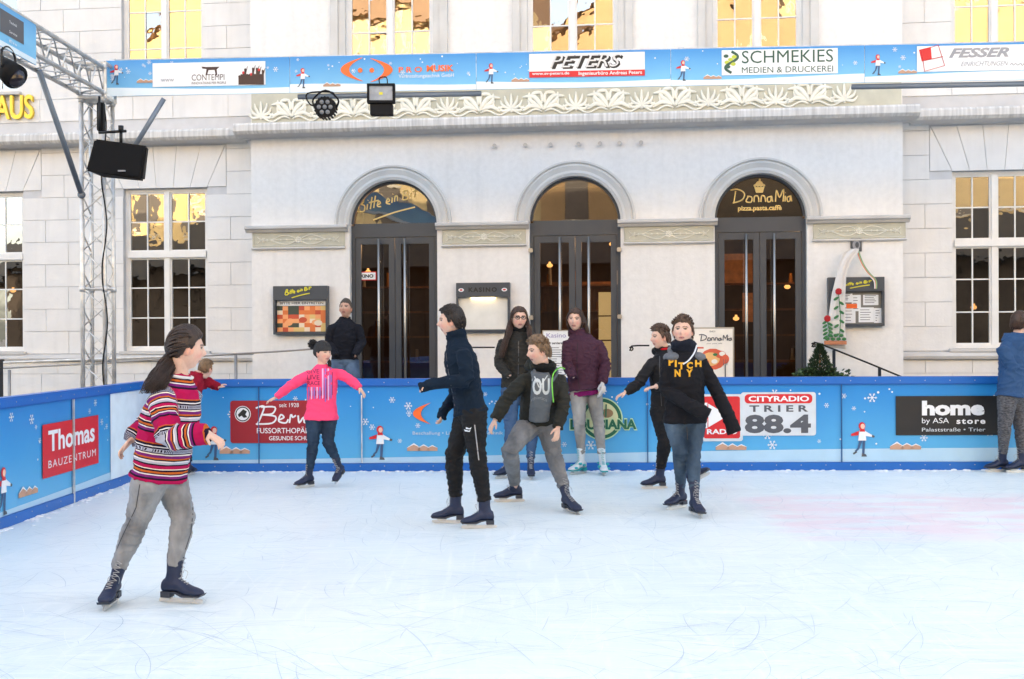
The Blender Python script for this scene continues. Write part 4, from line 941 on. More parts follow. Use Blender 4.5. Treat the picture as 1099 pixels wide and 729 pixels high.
for s, px in ((1, 443), (-1, 521)):
    x, z = RB.uv(px, 444, -.012); n = 10; H_ = .12
    for k in range(n):
        q0 = -1 + 2 * k / n; q1 = -1 + 2 * (k + 1) / n; o_ = lambda q: x + s * .2 * q * q; i_ = lambda q: x + s * (.09 + .11 * q * q)
        mb.add([(o_(q0), -.012, z + H_ * q0), (o_(q1), -.012, z + H_ * q1), (i_(q1), -.012, z + H_ * q1), (i_(q0), -.012, z + H_ * q0)], [(0, 1, 2, 3)], 7)
text_to(mb, 'Beschallung • Licht • Bühne • Technik', *rc(443, 463, 540, 467.5), -.012, 5)
x, z = RB.uv(645.5, 449.5, -.012); dg_ = 10; cr_ = 11
disc(mb, x, z, -.012, .235, .235, 8, 36); disc(mb, x, z, -.0135, .222, .222, 10, 36); disc(mb, x, z, -.015, .185, .185, 11, 36); disc(mb, x + .06, z + .06, -.0165, .07, .05, 12); disc(mb, x - .02, z + .07, -.0172, .05, .05, 6)
mb.add([(x + .04, -.0178, z + .02), (x + .055, -.0178, z + .02), (x + .06, -.0178, z + .16), (x + .045, -.0178, z + .16)], [(0, 1, 2, 3)], 10)
t = rc(612, 450, 683, 461); text_to(mb, 'LOUISIANA', t[0] - .01, t[1] + .01, t[2] - .012, t[3] + .012, -.0185, 8, off=.07); text_to(mb, 'LOUISIANA', *t, -.020, 10, off=.045)
a = rc(752.5, 423, 875, 473.5); rrect(mb, a[0], rc(752.5, 423, 797, 473)[1], a[2], a[3], -.011, .03, 5); a2 = rc(795, 421, 875.5, 467.5); rrect(mb, *a2, -.0113, .03, 5)
a = rc(755, 425.5, 794, 470.5); rrect(mb, *a, -.0135, .025, 1); x, z = RB.uv(770, 446, -.015)
mb.add([(x - .10, -.015, z - .13), (x + .12, -.015, z), (x - .10, -.015, z + .13)], [(0, 1, 2)], 0); mb.add([(x - .14, -.0145, z - .14), (x - .11, -.0145, z - .14), (x - .11, -.0145, z + .14), (x - .14, -.0145, z + .14)], [(0, 1, 2, 3)], 0)
text_to(mb, 'RADIO', *rc(758.5, 460.5, 791, 466), -.015, 0, off=.03)
a = rc(799, 423, 871.5, 433); rrect(mb, *a, -.0135, .04, 1); text_to(mb, 'CITYRADIO', *rc(803, 425, 868, 431), -.015, 0, off=.03); text_to(mb, 'T R I E R', *rc(804, 435, 867, 442), -.0135, 4, off=.03); text_to(mb, '88.4', *rc(799, 445, 870, 465), -.0135, 4, off=.045)
a = rc(961, 425, 1084, 467); quadp(mb, *a, -.012, 3); text_to(mb, 'home', *rc(989, 430, 1056, 446), -.014, 0, off=.05); text_to(mb, 'by ASA', *rc(989, 448.5, 1018, 456), -.014, 0); text_to(mb, 'store', *rc(1026, 449.5, 1057, 455), -.014, 0, off=.03, sp=1.25)
text_to(mb, 'Palaststraße • Trier', *rc(989, 459, 1057, 463), -.014, 5)
build_each(mb, .22, 'advert_print', AD, eb)
mb = MB(); xa, za = RL.uv(45.6, 456.3, -.012); xb, zb_ = RL.uv(105.6, 446, -.012); z0 = RL.uv(45.6, 514.5, -.012)[1]
quadp(mb, xa, xb, z0, za, -.012, 1); h = za - z0; W = xb - xa
text_to(mb, 'Thomas', xa + .09 * W, xb - .08 * W, z0 + .47 * h, z0 + .87 * h, -.0135, 0, off=.025); text_to(mb, 'BAUZENTRUM', xa + .09 * W, xb - .06 * W, z0 + .17 * h, z0 + .31 * h, -.0135, 0, off=-.005, sp=1.2)
mb.build('advert_print', AD, el)
m_ = MB(); m_.box(p77 - .012, p77 + .012, -.026, -.0145, .0, BHt - RH); m_.build('joint_strip', alu, el)
m_ = MB()
for px in (278, 487, 695, 903): x = RB.uv(px, 455)[0]; m_.box(x - .004, x + .004, -.0215, -.001, .09, BHt - RH)
build_each(m_, .05, 'joint_strip', mat('blue joint rubber', S(40, 90, 140), .6), eb)  # thin darker blue strips over the panel joints
x = RB.uv(388.5, 455)[0]; m_ = MB(); m_.tube([(x, -.02, .1), (x, -.02, BHt - .18)], .008, 6); m_.build('pull_rod', alu, eb)

# ------------------------------------------------------------------ display cases, posters, rails
def case(px0, py0, px1, py1, lab, hd):
    x0, x1, z0, z1 = FF.rect(px0, py0, px1, py1, -.1); e = empty('menu_display_case', FF.M @ Vector(((x0 + x1) / 2, 0, z0)), FF.a, lab, 'display case', 'display cases on the restaurant wall')
    W = (x1 - x0) / 2; H = z1 - z0; m_ = MB(); t = .03
    m_.box(-W, W, -.10, -.002, H - hd, H); m_.box(-W, -W + t, -.10, -.002, 0, H - hd - .0005); m_.box(W - t, W, -.10, -.002, 0, H - hd - .0005); m_.box(-W + t, W - t, -.10, -.002, 0, t); m_.box(-W + t, W - t, -.03, -.002, t, H - hd - .0005)
    m_.build('case', anth, e, bevel=.003); return e, W, H
e, W, H = case(293, 307, 351.5, 359, 'grey display case with orange food photos and yellow script, left of the first door', .20)
m_ = MB(); strokes(m_, BITTE, -.22, .17, H - .17, H - .02, -.104, .008); m_.build('header_lettering', yellowp, e)
m_ = MB(); random.seed(12); cm = [mat('food photo %s' % n_, c_, .5) for n_, c_ in zip('abcdef', (S(225, 120, 60), S(240, 165, 110), S(60, 70, 60), S(235, 215, 190), S(200, 80, 50), S(225, 190, 120)))]
nx, nz = 9, 6; zt_ = H - .20 - .085
for i in range(nx):
    for j in range(nz):
        a = -W + .04 + (2 * W - .08) * i / nx; b = -W + .04 + (2 * W - .08) * (i + 1) / nx; c = .04 + (zt_ - .04) * j / nz; d = .04 + (zt_ - .04) * (j + 1) / nz
        k = 2 if (i in (0, 2, 3) and j in (1, 4, 5) and i - j != -4) else random.choice((0, 0, 1, 1, 3, 4, 5)); m_.add([(a, -.034, c), (b, -.034, c), (b, -.034, d), (a, -.034, d)], [(0, 1, 2, 3)], k)
for k in range(5): disc(m_, random.uniform(-W + .15, W - .15), .12 + random.random() * .1, -.036 - k * .0005, .06, .04, random.choice((1, 3, 4)))
m_.build('food_photos', cm, e)
m_ = MB(); quadp(m_, -W + .035, W - .035, zt_ + .005, H - .205, -.035, 0); text_to(m_, 'BITTE HIER EINTRETEN', -W + .08, W - .08, zt_ + .025, H - .225, -.037, 1, off=.02); m_.build('paper_strip', [whitep, greyp], e)
e, W, H = case(489.5, 303.5, 547, 356, 'grey display case with lit empty white panel headed KASINO', .20)
m_ = MB(); text_to(m_, 'KASINO', -.20, .20, H - .13, H - .065, -.103, 0, off=.04, sp=1.3)
for s in (-1, 1): disc(m_, s * .305, H - .10, -.103, .04, .025, 1); disc(m_, s * .305, H - .10, -.105, .022, .012, 2)
m_.build('header_lettering', [blackp, whitep, redp], e)
m_ = MB(); quadp(m_, -W + .03, W - .03, .03, H - .201, -.034); m_.build('lit_panel', mat('lit white panel', (.78, .77, .72), .5), e)
m_ = MB(); m_.tube([(-.17, -.06, H - .215), (.17, -.06, H - .215)], .009, 8); m_.build('lamp_tube', mat('warm tube lamp', (1, .75, .35), .4, emis=2.0), e)
e, W, H = case(889, 297.5, 949.5, 350, 'grey display case of pinned menu sheets behind the hanging rose cloth', .19)
m_ = MB(); strokes(m_, BITTE, -.18, .2, H - .15, H - .05, -.104, .007); m_.build('header_lettering', yellowp, e)
m_ = MB(); random.seed(6); quadp(m_, -W + .03, W - .03, .03, H - .19, -.033, 3)
for k, (a, c, ww, hh_) in enumerate(((-.20, .04, .2, .26), (.04, .05, .2, .2), (-.05, .2, .12, .22), (.1, .28, .2, .14), (-.2, .32, .16, .12), (.24, .04, .1, .2))):
    quadp(m_, a, a + ww, c, c + hh_, -.036 - k * .001, 0)
    for j in range(5): quadp(m_, a + .02, a + ww - .02 - random.random() * .05, c + .03 + j * hh_ / 6, c + .038 + j * hh_ / 6, -.037 - k * .001, 1)
quadp(m_, -.12, .02, .24, .30, -.043, 2)
m_.build('menu_sheets', [whitep, greyp, orangep, mat('brown grey board', S(120, 118, 112), .6)], e)
# plaque and hanging rose cloth
x0, x1, z0, z1 = FF.rect(913, 256, 925, 270, -.03); e = empty('wall_plaque', FF.M @ Vector(((x0 + x1) / 2, 0, z0)), FF.a, 'small dark grey plaque with a shell relief above the rose cloth', 'plaque')
W = (x1 - x0) / 2; H = z1 - z0; m_ = MB(); m_.box(-W, W, -.03, -.002, 0, H); m_.build('plate', anth, e, bevel=.004); m_ = MB(); disc(m_, 0, H / 2, -.032, .05, .065, 0, 16); disc(m_, .01, H / 2, -.034, .025, .04, 1); m_.build('relief', [midp, anth], e)
e = empty('rose_cloth', FF.M @ Vector((u(905, 370)[0], 0, u(905, 370)[1])), FF.a, 'white cloth banner with embroidered red roses hanging in front of the menu case', 'cloth banner')
ox, oz = u(905, 370)
def cl(px, py, d=-.20): a = u(px, py, d); return Vector((a[0] - ox, d, a[1] - oz))
rows = [(913, 922, 267), (906, 921, 271), (902, 914, 280), (898, 908, 295), (893, 907, 315), (890, 907, 335), (887, 907, 355), (884, 908, 366), (884, 908, 372)]
m_ = MB(); vs = []; nr = len(rows)
for i, (a, b, y) in enumerate(rows):
    for k in range(9): t = k / 8; p = cl(a + (b - a) * t, y + 3 * t * (i > 5)); p.y += .03 * math.sin(t * 9 + i * .3) * (1 - i / nr); vs.append(p)
m_.add(vs, [(i * 9 + k, (i + 1) * 9 + k, (i + 1) * 9 + k + 1, i * 9 + k + 1) for i in range(nr - 1) for k in range(8)])
o = m_.build('cloth', mat('white linen', (.72, .70, .68), .9, bump=.2, bs=80), e, smooth=True)
md = o.modifiers.new('t', 'SOLIDIFY'); md.thickness = .004
m_ = MB(); random.seed(14)
for px, py in ((900, 313), (888, 342)):
    for k in range(9):
        q = k * .7; rr = 1.6 if k else 0; p = cl(px + rr * 1.1 * math.cos(q), py + rr * math.sin(q), -.245); m_.ball(p, (.026, .008, .026), 7, 5, 0)
    p0 = cl(px, py + 3, -.24); p1 = cl(px - 1 + (2 if px > 895 else 2), 365, -.24); m_.tube([p0, (p0 + p1) / 2 + Vector((.02, 0, 0)), p1], .006, 5, 1)
    for k in range(9):
        t = .12 + k * .1; c = p0.lerp(p1, min(1, t)); s = 1 if k % 2 else -1; M_ = Matrix.Rotation(s * .6, 3, 'Y'); m_.ball(c + Vector((s * .035, 0, .015)), (.038, .005, .018), 8, 5, 1, M_)
for k in range(7): m_.ball(cl(888 + k * 3, 364 - (k % 2) * 4, -.24), (.03, .006, .022), 8, 5, 1)
for k in range(6): a = cl(884.5 + k * 4, 367.5, -.24); m_.box(a.x, a.x + .05, -.246, -.238, a.z - .03, a.z + .02, 2)
m_.build('rose_embroidery', [mat('rose red', S(165, 8, 22), .7), mat('leaf green', S(50, 110, 60), .7), mat('terracotta', S(185, 120, 85), .7)], e)
e = empty('ribbon', FF.M @ Vector((ox, 0, oz)), FF.a, 'striped green white and red ribbon hanging from the small plaque', 'ribbon')
for k, (mm) in enumerate((mat('ribbon white', (.7, .7, .66), .8), mat('ribbon red', S(205, 120, 100), .8), mat('ribbon green', S(130, 165, 120), .8))):
    m_ = MB(); off = k * 1.3; m_.tube(catmull([cl(918 + off, 268, -.12), cl(923 + off, 282, -.14), cl(930 + off, 293, -.15), cl(938 + off * .7, 301, -.15), cl(939 + off * .5, 310, -.15)], 5), .012, 5, up=(0, 1, 0), flat=.2); m_.build('ribbon_strand', mm, e)
# posters and boards standing behind the barrier
def board(name, px0, py0, px1, d, lab, tilt=0.0, h=None):
    x0, z1 = u(px0, py0, d); x1 = u(px1, py0, d)[0]; z0 = TER; e = empty(name, FF.M @ Vector(((x0 + x1) / 2, d, z0)), FF.a, lab, 'sign board'); W = (x1 - x0) / 2; H = z1 - z0
    m_ = MB(); m_.box(-W, W, 0, .03, .12, H); m_.build('frame', steel, e, bevel=.004)
    m_ = MB()
    for s in (-1, 1): m_.box(s * (W - .02) - .015, s * (W - .02) + .015, .04, .30, 0, .03); m_.tube([(s * (W - .02), .03, H - .1), (s * (W - .02), .29, .03)], .012, 6); m_.box(s * (W - .02) - .012, s * (W - .02) + .012, 0, .03, 0, .12)
    m_.build('leg', steel, e); return e, W, H
e, W, H = board('sign_board', 582, 354.5, 612, -.6, 'white printed notice board behind the two standing women')
m_ = MB(); quadp(m_, -W + .015, W - .015, .2, H - .015, -.004, 0); text_to(m_, 'Kasino', -.13, .13, H - .10, H - .04, -.006, 2)
text_to(m_, 'Wir servieren', -.14, .1, H - .19, H - .155, -.006, 1, off=.03); random.seed(3)
for k in range(16): quadp(m_, -.15, random.uniform(.0, .15), H - .24 - k * .03, H - .232 - k * .03, -.006, 1)
m_.build('printed_sheet', [whitep, greyp, mat('lilac print', S(140, 130, 180), .5)], e)
e, W, H = board('sign_board', 742, 351.5, 788, -.6, 'menu board with red food picture in front of the right door')
m_ = MB(); quadp(m_, -W + .02, W - .02, .15, H - .02, -.004, 0); strokes(m_, DONNA, -.18, .22, H - .19, H - .09, -.007, .007, 1); text_to(m_, 'BEI', -.04, .03, H - .065, H - .045, -.006, 1); text_to(m_, 'pizza. pasta. caffè', -.08, .12, H - .225, H - .205, -.006, 1)
random.seed(17)
for k, (a, c, rx, rz, mm) in enumerate(((.0, H - .42, .17, .14, 2), (-.03, H - .42, .12, .09, 3), (.1, H - .36, .07, .05, 2), (.12, H - .35, .04, .03, 0), (-.1, H - .46, .05, .04, 2), (.02, H - .45, .04, .03, 0), (.16, H - .42, .05, .06, 2), (.03, H - .36, .03, .02, 4))): disc(m_, a, c, -.006 - k * .0008, rx, rz, mm)
m_.tube([(.16, -.01, H - .75), (.16, -.01, H - .50)], .008, 5, 1)
for k in range(3): m_.tube([(.14 + k * .02, -.01, H - .5), (.135 + k * .025, -.01, H - .42)], .004, 4, 1)
quadp(m_, -.22, -.12, H - .28, H - .26, -.006, 2)
m_.build('printed_sheet', [mat('cream print', S(238, 232, 222), .5), greyp, mat('tomato print', S(215, 95, 65), .5), mat('pasta print', S(235, 185, 120), .5), greenp], e)
# conifer in a tub
pc = u(880, 405, -.75); e = empty('potted_conifer', FF.M @ Vector((pc[0], -.75, TER)), FF.a, 'small dark green conifer in a tub with trailing ivy by the right door', 'plant')
m_ = MB(); m_.tube([(0, 0, 0), (0, 0, .62)], [.18, .25], 20); m_.build('tub', mat('dark clay', (.06, .05, .045), .8), e, smooth=False)
m_ = MB(); m_.tube([(0, 0, .6), (0, 0, .85), (0, 0, 1.08)], [.02, .015, .004], 6); m_.build('trunk', wood, e)
random.seed(19); m_ = MB()
def leafq(mb, p, d, L, wd, m=0):
    d = d.normalized(); s = d.cross(Vector((random.gauss(0, 1), random.gauss(0, 1), random.gauss(0, 1)))).normalized() * wd; mb.add([p, p + d * L * .5 + s, p + d * L, p + d * L * .5 - s], [(0, 1, 2, 3)], m)
for k in range(2600):
    t = random.random() ** 1.4; r = (.22 * (1 - t) + .012) * random.random() ** .5; q = random.random() * 6.283; p = Vector((r * math.cos(q), r * math.sin(q), .62 + t * .48)); leafq(m_, p, Vector((math.cos(q), math.sin(q), .9)), .05, .007, random.randint(0, 1))
for k in range(1500):
    q = random.random() * 6.283; r = random.uniform(.05, .42) * (1 + .25 * math.cos(q)); p = Vector((r * math.cos(q), r * .7 * math.sin(q), .74 - (r * r) * .7 + random.gauss(0, .04))); leafq(m_, p, Vector((math.cos(q), math.sin(q), random.gauss(0, .6))), .055, .02, random.randint(0, 2))
m_.build('foliage', [mat('conifer green', (.035, .07, .03), .7, var=.4), mat('dark conifer', (.02, .045, .02), .7), mat('ivy green', (.06, .12, .04), .55)], e)
# rails
def rail(name, pts, r, lab, m, posts=(), cat='handrail', d=-.35):
    P = []
    for p in pts: a = u(p[0], p[1], p[2] if len(p) > 2 else d); P.append(Vector((a[0], p[2] if len(p) > 2 else d, a[1])))
    e = empty(name, FF.M @ Vector((P[0].x, P[0].y, TER)), FF.a, lab, cat); o3 = Vector((P[0].x, P[0].y, TER))
    m_ = MB(); m_.tube([p - o3 for p in P], r, 8); m_.build('rail', m, e, smooth=True)
    for (px, py) in posts: a = u(px, py, d); q = Vector((a[0], d, a[1])) - o3; pm = MB(); pm.tube([(q.x, 0, -.4), (q.x, 0, q.z)], .022, 8); pm.build('post', m, e, smooth=True)
rail('handrail', [(-60, 396), (0, 395.5), (110, 390), (180, 385), (250, 380), (305, 377), (338, 374.5)], .012, 'thin steel ramp handrail along the building left of the first door', mat('dull steel', (.30, .29, .28), .4, .6), [(10, 397), (253, 381)], d=-1.0)
rail('barrier_rail', [(-60, 391), (10, 389), (120, 385), (272, 379.5)], .018, 'pale steel upper rail behind the truss tower', alu, [(100, 386), (212, 383)], d=-.55)
curl = lambda cx, cy, s: [(cx + s * 3.6 * math.cos(q) * (1 - q / 9), cy + 3 * math.sin(q) * (1 - q / 9)) for q in [6 - k * .6 for k in range(9)]]
rail('handrail', curl(677, 374, -1) + [(678, 371.5), (684, 371), (697, 371)], .011, 'short black wrought iron rail with a curl beside the middle door', blackmet)
rail('handrail', curl(872.5, 370, -1) + [(874, 367.5), (880, 369), (900, 377), (930, 389), (959, 401), (985, 412)], .012, 'black wrought iron stair rail with a curl below the rose cloth', blackmet, [(895, 376), (944, 395)])
rail('handrail', [(507, 373), (520, 373), (531, 373)], .011, 'short straight black rail below the KASINO case', blackmet)
# dark pole at the left edge
p = at(-3.5, 400, 11.0); m_ = MB(); m_.box(-.05, .045, -.05, .05, 0, 1.38); m_.box(-.06, .055, -.06, .06, 1.38, 1.40); o = m_.build('post', mat('dark post', (.02, .02, .025), .5), None, bevel=.004); o.location = (p.x, p.y, -.12)
tag(o, 'dark post behind the barrier at the left frame edge', 'post')
# ------------------------------------------------------------------ people
import numpy as np
def remesh(mb, voxel, smooth=2, fn=None):
    me = mb.mesh('tmp'); bm = bmesh.new(); bm.from_mesh(me); bmesh.ops.recalc_face_normals(bm, faces=bm.faces); bm.to_mesh(me); bm.free()
    o = bpy.data.objects.new('tmp', me); col.objects.link(o)
    r = o.modifiers.new('r', 'REMESH'); r.mode = 'VOXEL'; r.voxel_size = voxel; r.use_smooth_shade = True
    if smooth: s = o.modifiers.new('s', 'SMOOTH'); s.factor = 0.5; s.iterations = smooth
    bpy.context.view_layer.update(); dg = bpy.context.evaluated_depsgraph_get(); out = bpy.data.meshes.new_from_object(o.evaluated_get(dg))
    bpy.data.objects.remove(o); bpy.data.meshes.remove(me)
    if fn: fn(out)
    out.polygons.foreach_set('use_smooth', [True] * len(out.polygons)); return out
def skin_material():
    m = bpy.data.materials.new('skin'); m.use_nodes = True; t = m.node_tree; b = t.nodes['Principled BSDF']
    a = t.nodes.new('ShaderNodeAttribute'); a.attribute_name = 'tone'; n = t.nodes.new('ShaderNodeTexNoise'); n.inputs['Scale'].default_value = 60
    mx = t.nodes.new('ShaderNodeMix'); mx.data_type = 'RGBA'; mx.blend_type = 'MULTIPLY'; mx.inputs[0].default_value = .18; t.links.new(a.outputs[0], mx.inputs[6]); t.links.new(n.outputs[0], mx.inputs[7])
    t.links.new(mx.outputs[2], b.inputs['Base Color']); b.inputs['Roughness'].default_value = .5; b.inputs['Subsurface Weight'].default_value = .12; b.inputs['Subsurface Radius'].default_value = (.012, .005, .003); b.inputs['Subsurface Scale'].default_value = 1
    b.inputs['Specular IOR Level'].default_value = .35
    return m
SKIN = skin_material()
def fabric(name, c, rough=.9, var=.22, vs=14, bump=.35, bs=320, **k): return mat(name, c, rough, var=var, vs=vs, bump=bump, bs=bs, spec=.2, **k)
def denim(name, c, dark, vs=7):
    return mat(name, c, .9, var=.3, vs=vs, bump=.3, bs=400, dark=dark, spec=.15, stretch=(1, 1, .45))
def stripes_material():
    m = bpy.data.materials.new('striped knit'); m.use_nodes = True; t = m.node_tree; b = t.nodes['Principled BSDF']; b.inputs['Roughness'].default_value = .95; b.inputs['Specular IOR Level'].default_value = .1
    a = t.nodes.new('ShaderNodeAttribute'); a.attribute_name = 'band'; at2 = t.nodes.new('ShaderNodeAttribute'); at2.attribute_name = 'round'
    md = t.nodes.new('ShaderNodeMath'); md.operation = 'FRACT'; mu = t.nodes.new('ShaderNodeMath'); mu.operation = 'MULTIPLY'; mu.inputs[1].default_value = 1 / .255
    t.links.new(a.outputs['Fac'], mu.inputs[0]); t.links.new(mu.outputs[0], md.inputs[0])
    cr = t.nodes.new('ShaderNodeValToRGB'); cr.color_ramp.interpolation = 'CONSTANT'; t.links.new(md.outputs[0], cr.inputs[0])
    mag = S(172, 24, 78); nav = S(34, 24, 42); gry = S(176, 176, 190); whi = S(226, 218, 216); pur = S(120, 40, 110); ora = S(190, 96, 40); crm = S(235, 222, 205)
    seq = [(0, mag), (.20, ora), (.225, nav), (.27, whi), (.295, nav), (.33, gry), (.41, nav), (.43, crm), (.46, pur), (.52, ora), (.555, nav), (.585, whi), (.61, gry), (.66, nav), (.69, mag), (.76, crm), (.78, nav), (.82, ora), (.86, nav), (.885, whi), (.91, pur), (.96, nav)]
    el = cr.color_ramp.elements; el[0].position = 0; el[0].color = (*seq[0][1], 1); el[1].position = seq[1][0]; el[1].color = (*seq[1][1], 1)
    for p, c in seq[2:]: e = el.new(p); e.color = (*c, 1)
    # little knitted zigzag row
    w = t.nodes.new('ShaderNodeMath'); w.operation = 'MULTIPLY'; w.inputs[1].default_value = 34; t.links.new(at2.outputs['Fac'], w.inputs[0])
    pf = t.nodes.new('ShaderNodeMath'); pf.operation = 'FRACT'; t.links.new(w.outputs[0], pf.inputs[0]); gt = t.nodes.new('ShaderNodeMath'); gt.operation = 'GREATER_THAN'; gt.inputs[1].default_value = .5; t.links.new(pf.outputs[0], gt.inputs[0])
    c1 = t.nodes.new('ShaderNodeMath'); c1.operation = 'COMPARE'; c1.inputs[1].default_value = .37; c1.inputs[2].default_value = .028; t.links.new(md.outputs[0], c1.inputs[0])
    mm = t.nodes.new('ShaderNodeMath'); mm.operation = 'MULTIPLY'; t.links.new(c1.outputs[0], mm.inputs[0]); t.links.new(gt.outputs[0], mm.inputs[1])
    mx = t.nodes.new('ShaderNodeMix'); mx.data_type = 'RGBA'; t.links.new(mm.outputs[0], mx.inputs[0]); t.links.new(cr.outputs[0], mx.inputs[6]); mx.inputs[7].default_value = (*nav, 1)
    t.links.new(mx.outputs[2], b.inputs['Base Color'])
    n2 = t.nodes.new('ShaderNodeTexNoise'); n2.inputs['Scale'].default_value = 260; bp = t.nodes.new('ShaderNodeBump'); bp.inputs['Strength'].default_value = .5; bp.inputs['Distance'].default_value = .006
    t.links.new(n2.outputs[0], bp.inputs['Height']); t.links.new(bp.outputs[0], b.inputs['Normal']); return m

def basis(fdir, tilt=0.0, roll=0.0):
    """head axes: x right-hand side, y face direction, z crown"""
    f = Vector((math.cos(R(fdir)), math.sin(R(fdir)), 0)); up = Vector((0, 0, 1)); r = f.cross(up)
    M = Matrix((r, f, up)).transposed(); return M @ Matrix.Rotation(-R(tilt), 3, 'X') @ Matrix.Rotation(R(roll), 3, 'Y')
G = lambda x, c, s: math.exp(-((x - c) / s) ** 2)
def head_pt(d, face=True, k=1.0):
    """surface point of a head for unit direction d; metres, head 0.235 tall, centre between the ears"""
    x, y, z = d.x * .077, d.y * .095, d.z * .117
    if z < 0:
        q = min(1, -z / .117); x *= 1 - .30 * q ** 1.6
        if y < 0: y *= 1 - .55 * q ** 1.3
        else: y *= 1 - .05 * q
    else:
        q = z / .117; y -= .006 * q * (1 if y < 0 else 0)
    if face and d.y > 0:
        yy = d.y
        y += yy * (-.004 * G(x, 0, .06))
        y += .024 * G(x, 0, .0115) * G(z, -.026, .017) * k + .010 * G(x, 0, .010) * G(z, -.004, .020)      # nose
        for s in (-1, 1):
            y -= .0105 * G(x, s * .031, .017) * G(z, .008, .012); y += .004 * G(x, s * .032, .008) * G(z, .006, .006)
            y += .004 * G(x, s * .042, .018) * G(z, -.03, .02)
        y += .004 * G(z, .027, .010) * G(x, 0, .045)
        y += .0065 * G(x, 0, .020) * G(z, -.058, .006) + .006 * G(x, 0, .017) * G(z, -.071, .006) - .003 * G(x, 0, .022) * G(z, -.0645, .003)
        y += .008 * G(x, 0, .020) * G(z, -.098, .014) - .003 * G(x, 0, .03) * G(z, -.083, .006)
    return Vector((x, y, z))
def head_mb(C, M, s):
    mb = MB(); nu, nv = 72, 64; vs = []
    for i in range(nv + 1):
        t = math.pi * i / nv
        for j in range(nu):
            q = 2 * math.pi * j / nu; d = Vector((math.sin(t) * math.cos(q), math.sin(t) * math.sin(q), -math.cos(t))); vs.append(C + M @ (head_pt(d) * s))
    mb.add(vs, [(i * nu + j, i * nu + (j + 1) % nu, (i + 1) * nu + (j + 1) % nu, (i + 1) * nu + j) for i in range(nv) for j in range(nu)])
    for e in (-1, 1):
        mb.ball(C + M @ (Vector((e * .078, -.008, -.008)) * s), (.009 * s, .019 * s, .032 * s), 12, 8, M=M @ Matrix.Rotation(-e * .35, 3, 'Z'))
    return mb
def hairline(y):
    P = [(-1, -.066), (-.55, -.060), (-.25, -.030), (-.10, .002), (.02, .008), (.12, -.010), (.22, -.006), (.34, .026), (.5, .050), (.7, .062), (1, .066)]
    for (a, b), (c, d) in zip(P, P[1:]):
        if y <= c: return b + (d - b) * (y - a) / (c - a)
    return .066
def strand(mb, pts, r0, n=5):
    k = len(pts); mb.tube(pts, [r0 * (1 - .75 * (i / (k - 1)) ** 2) for i in range(k)], n)
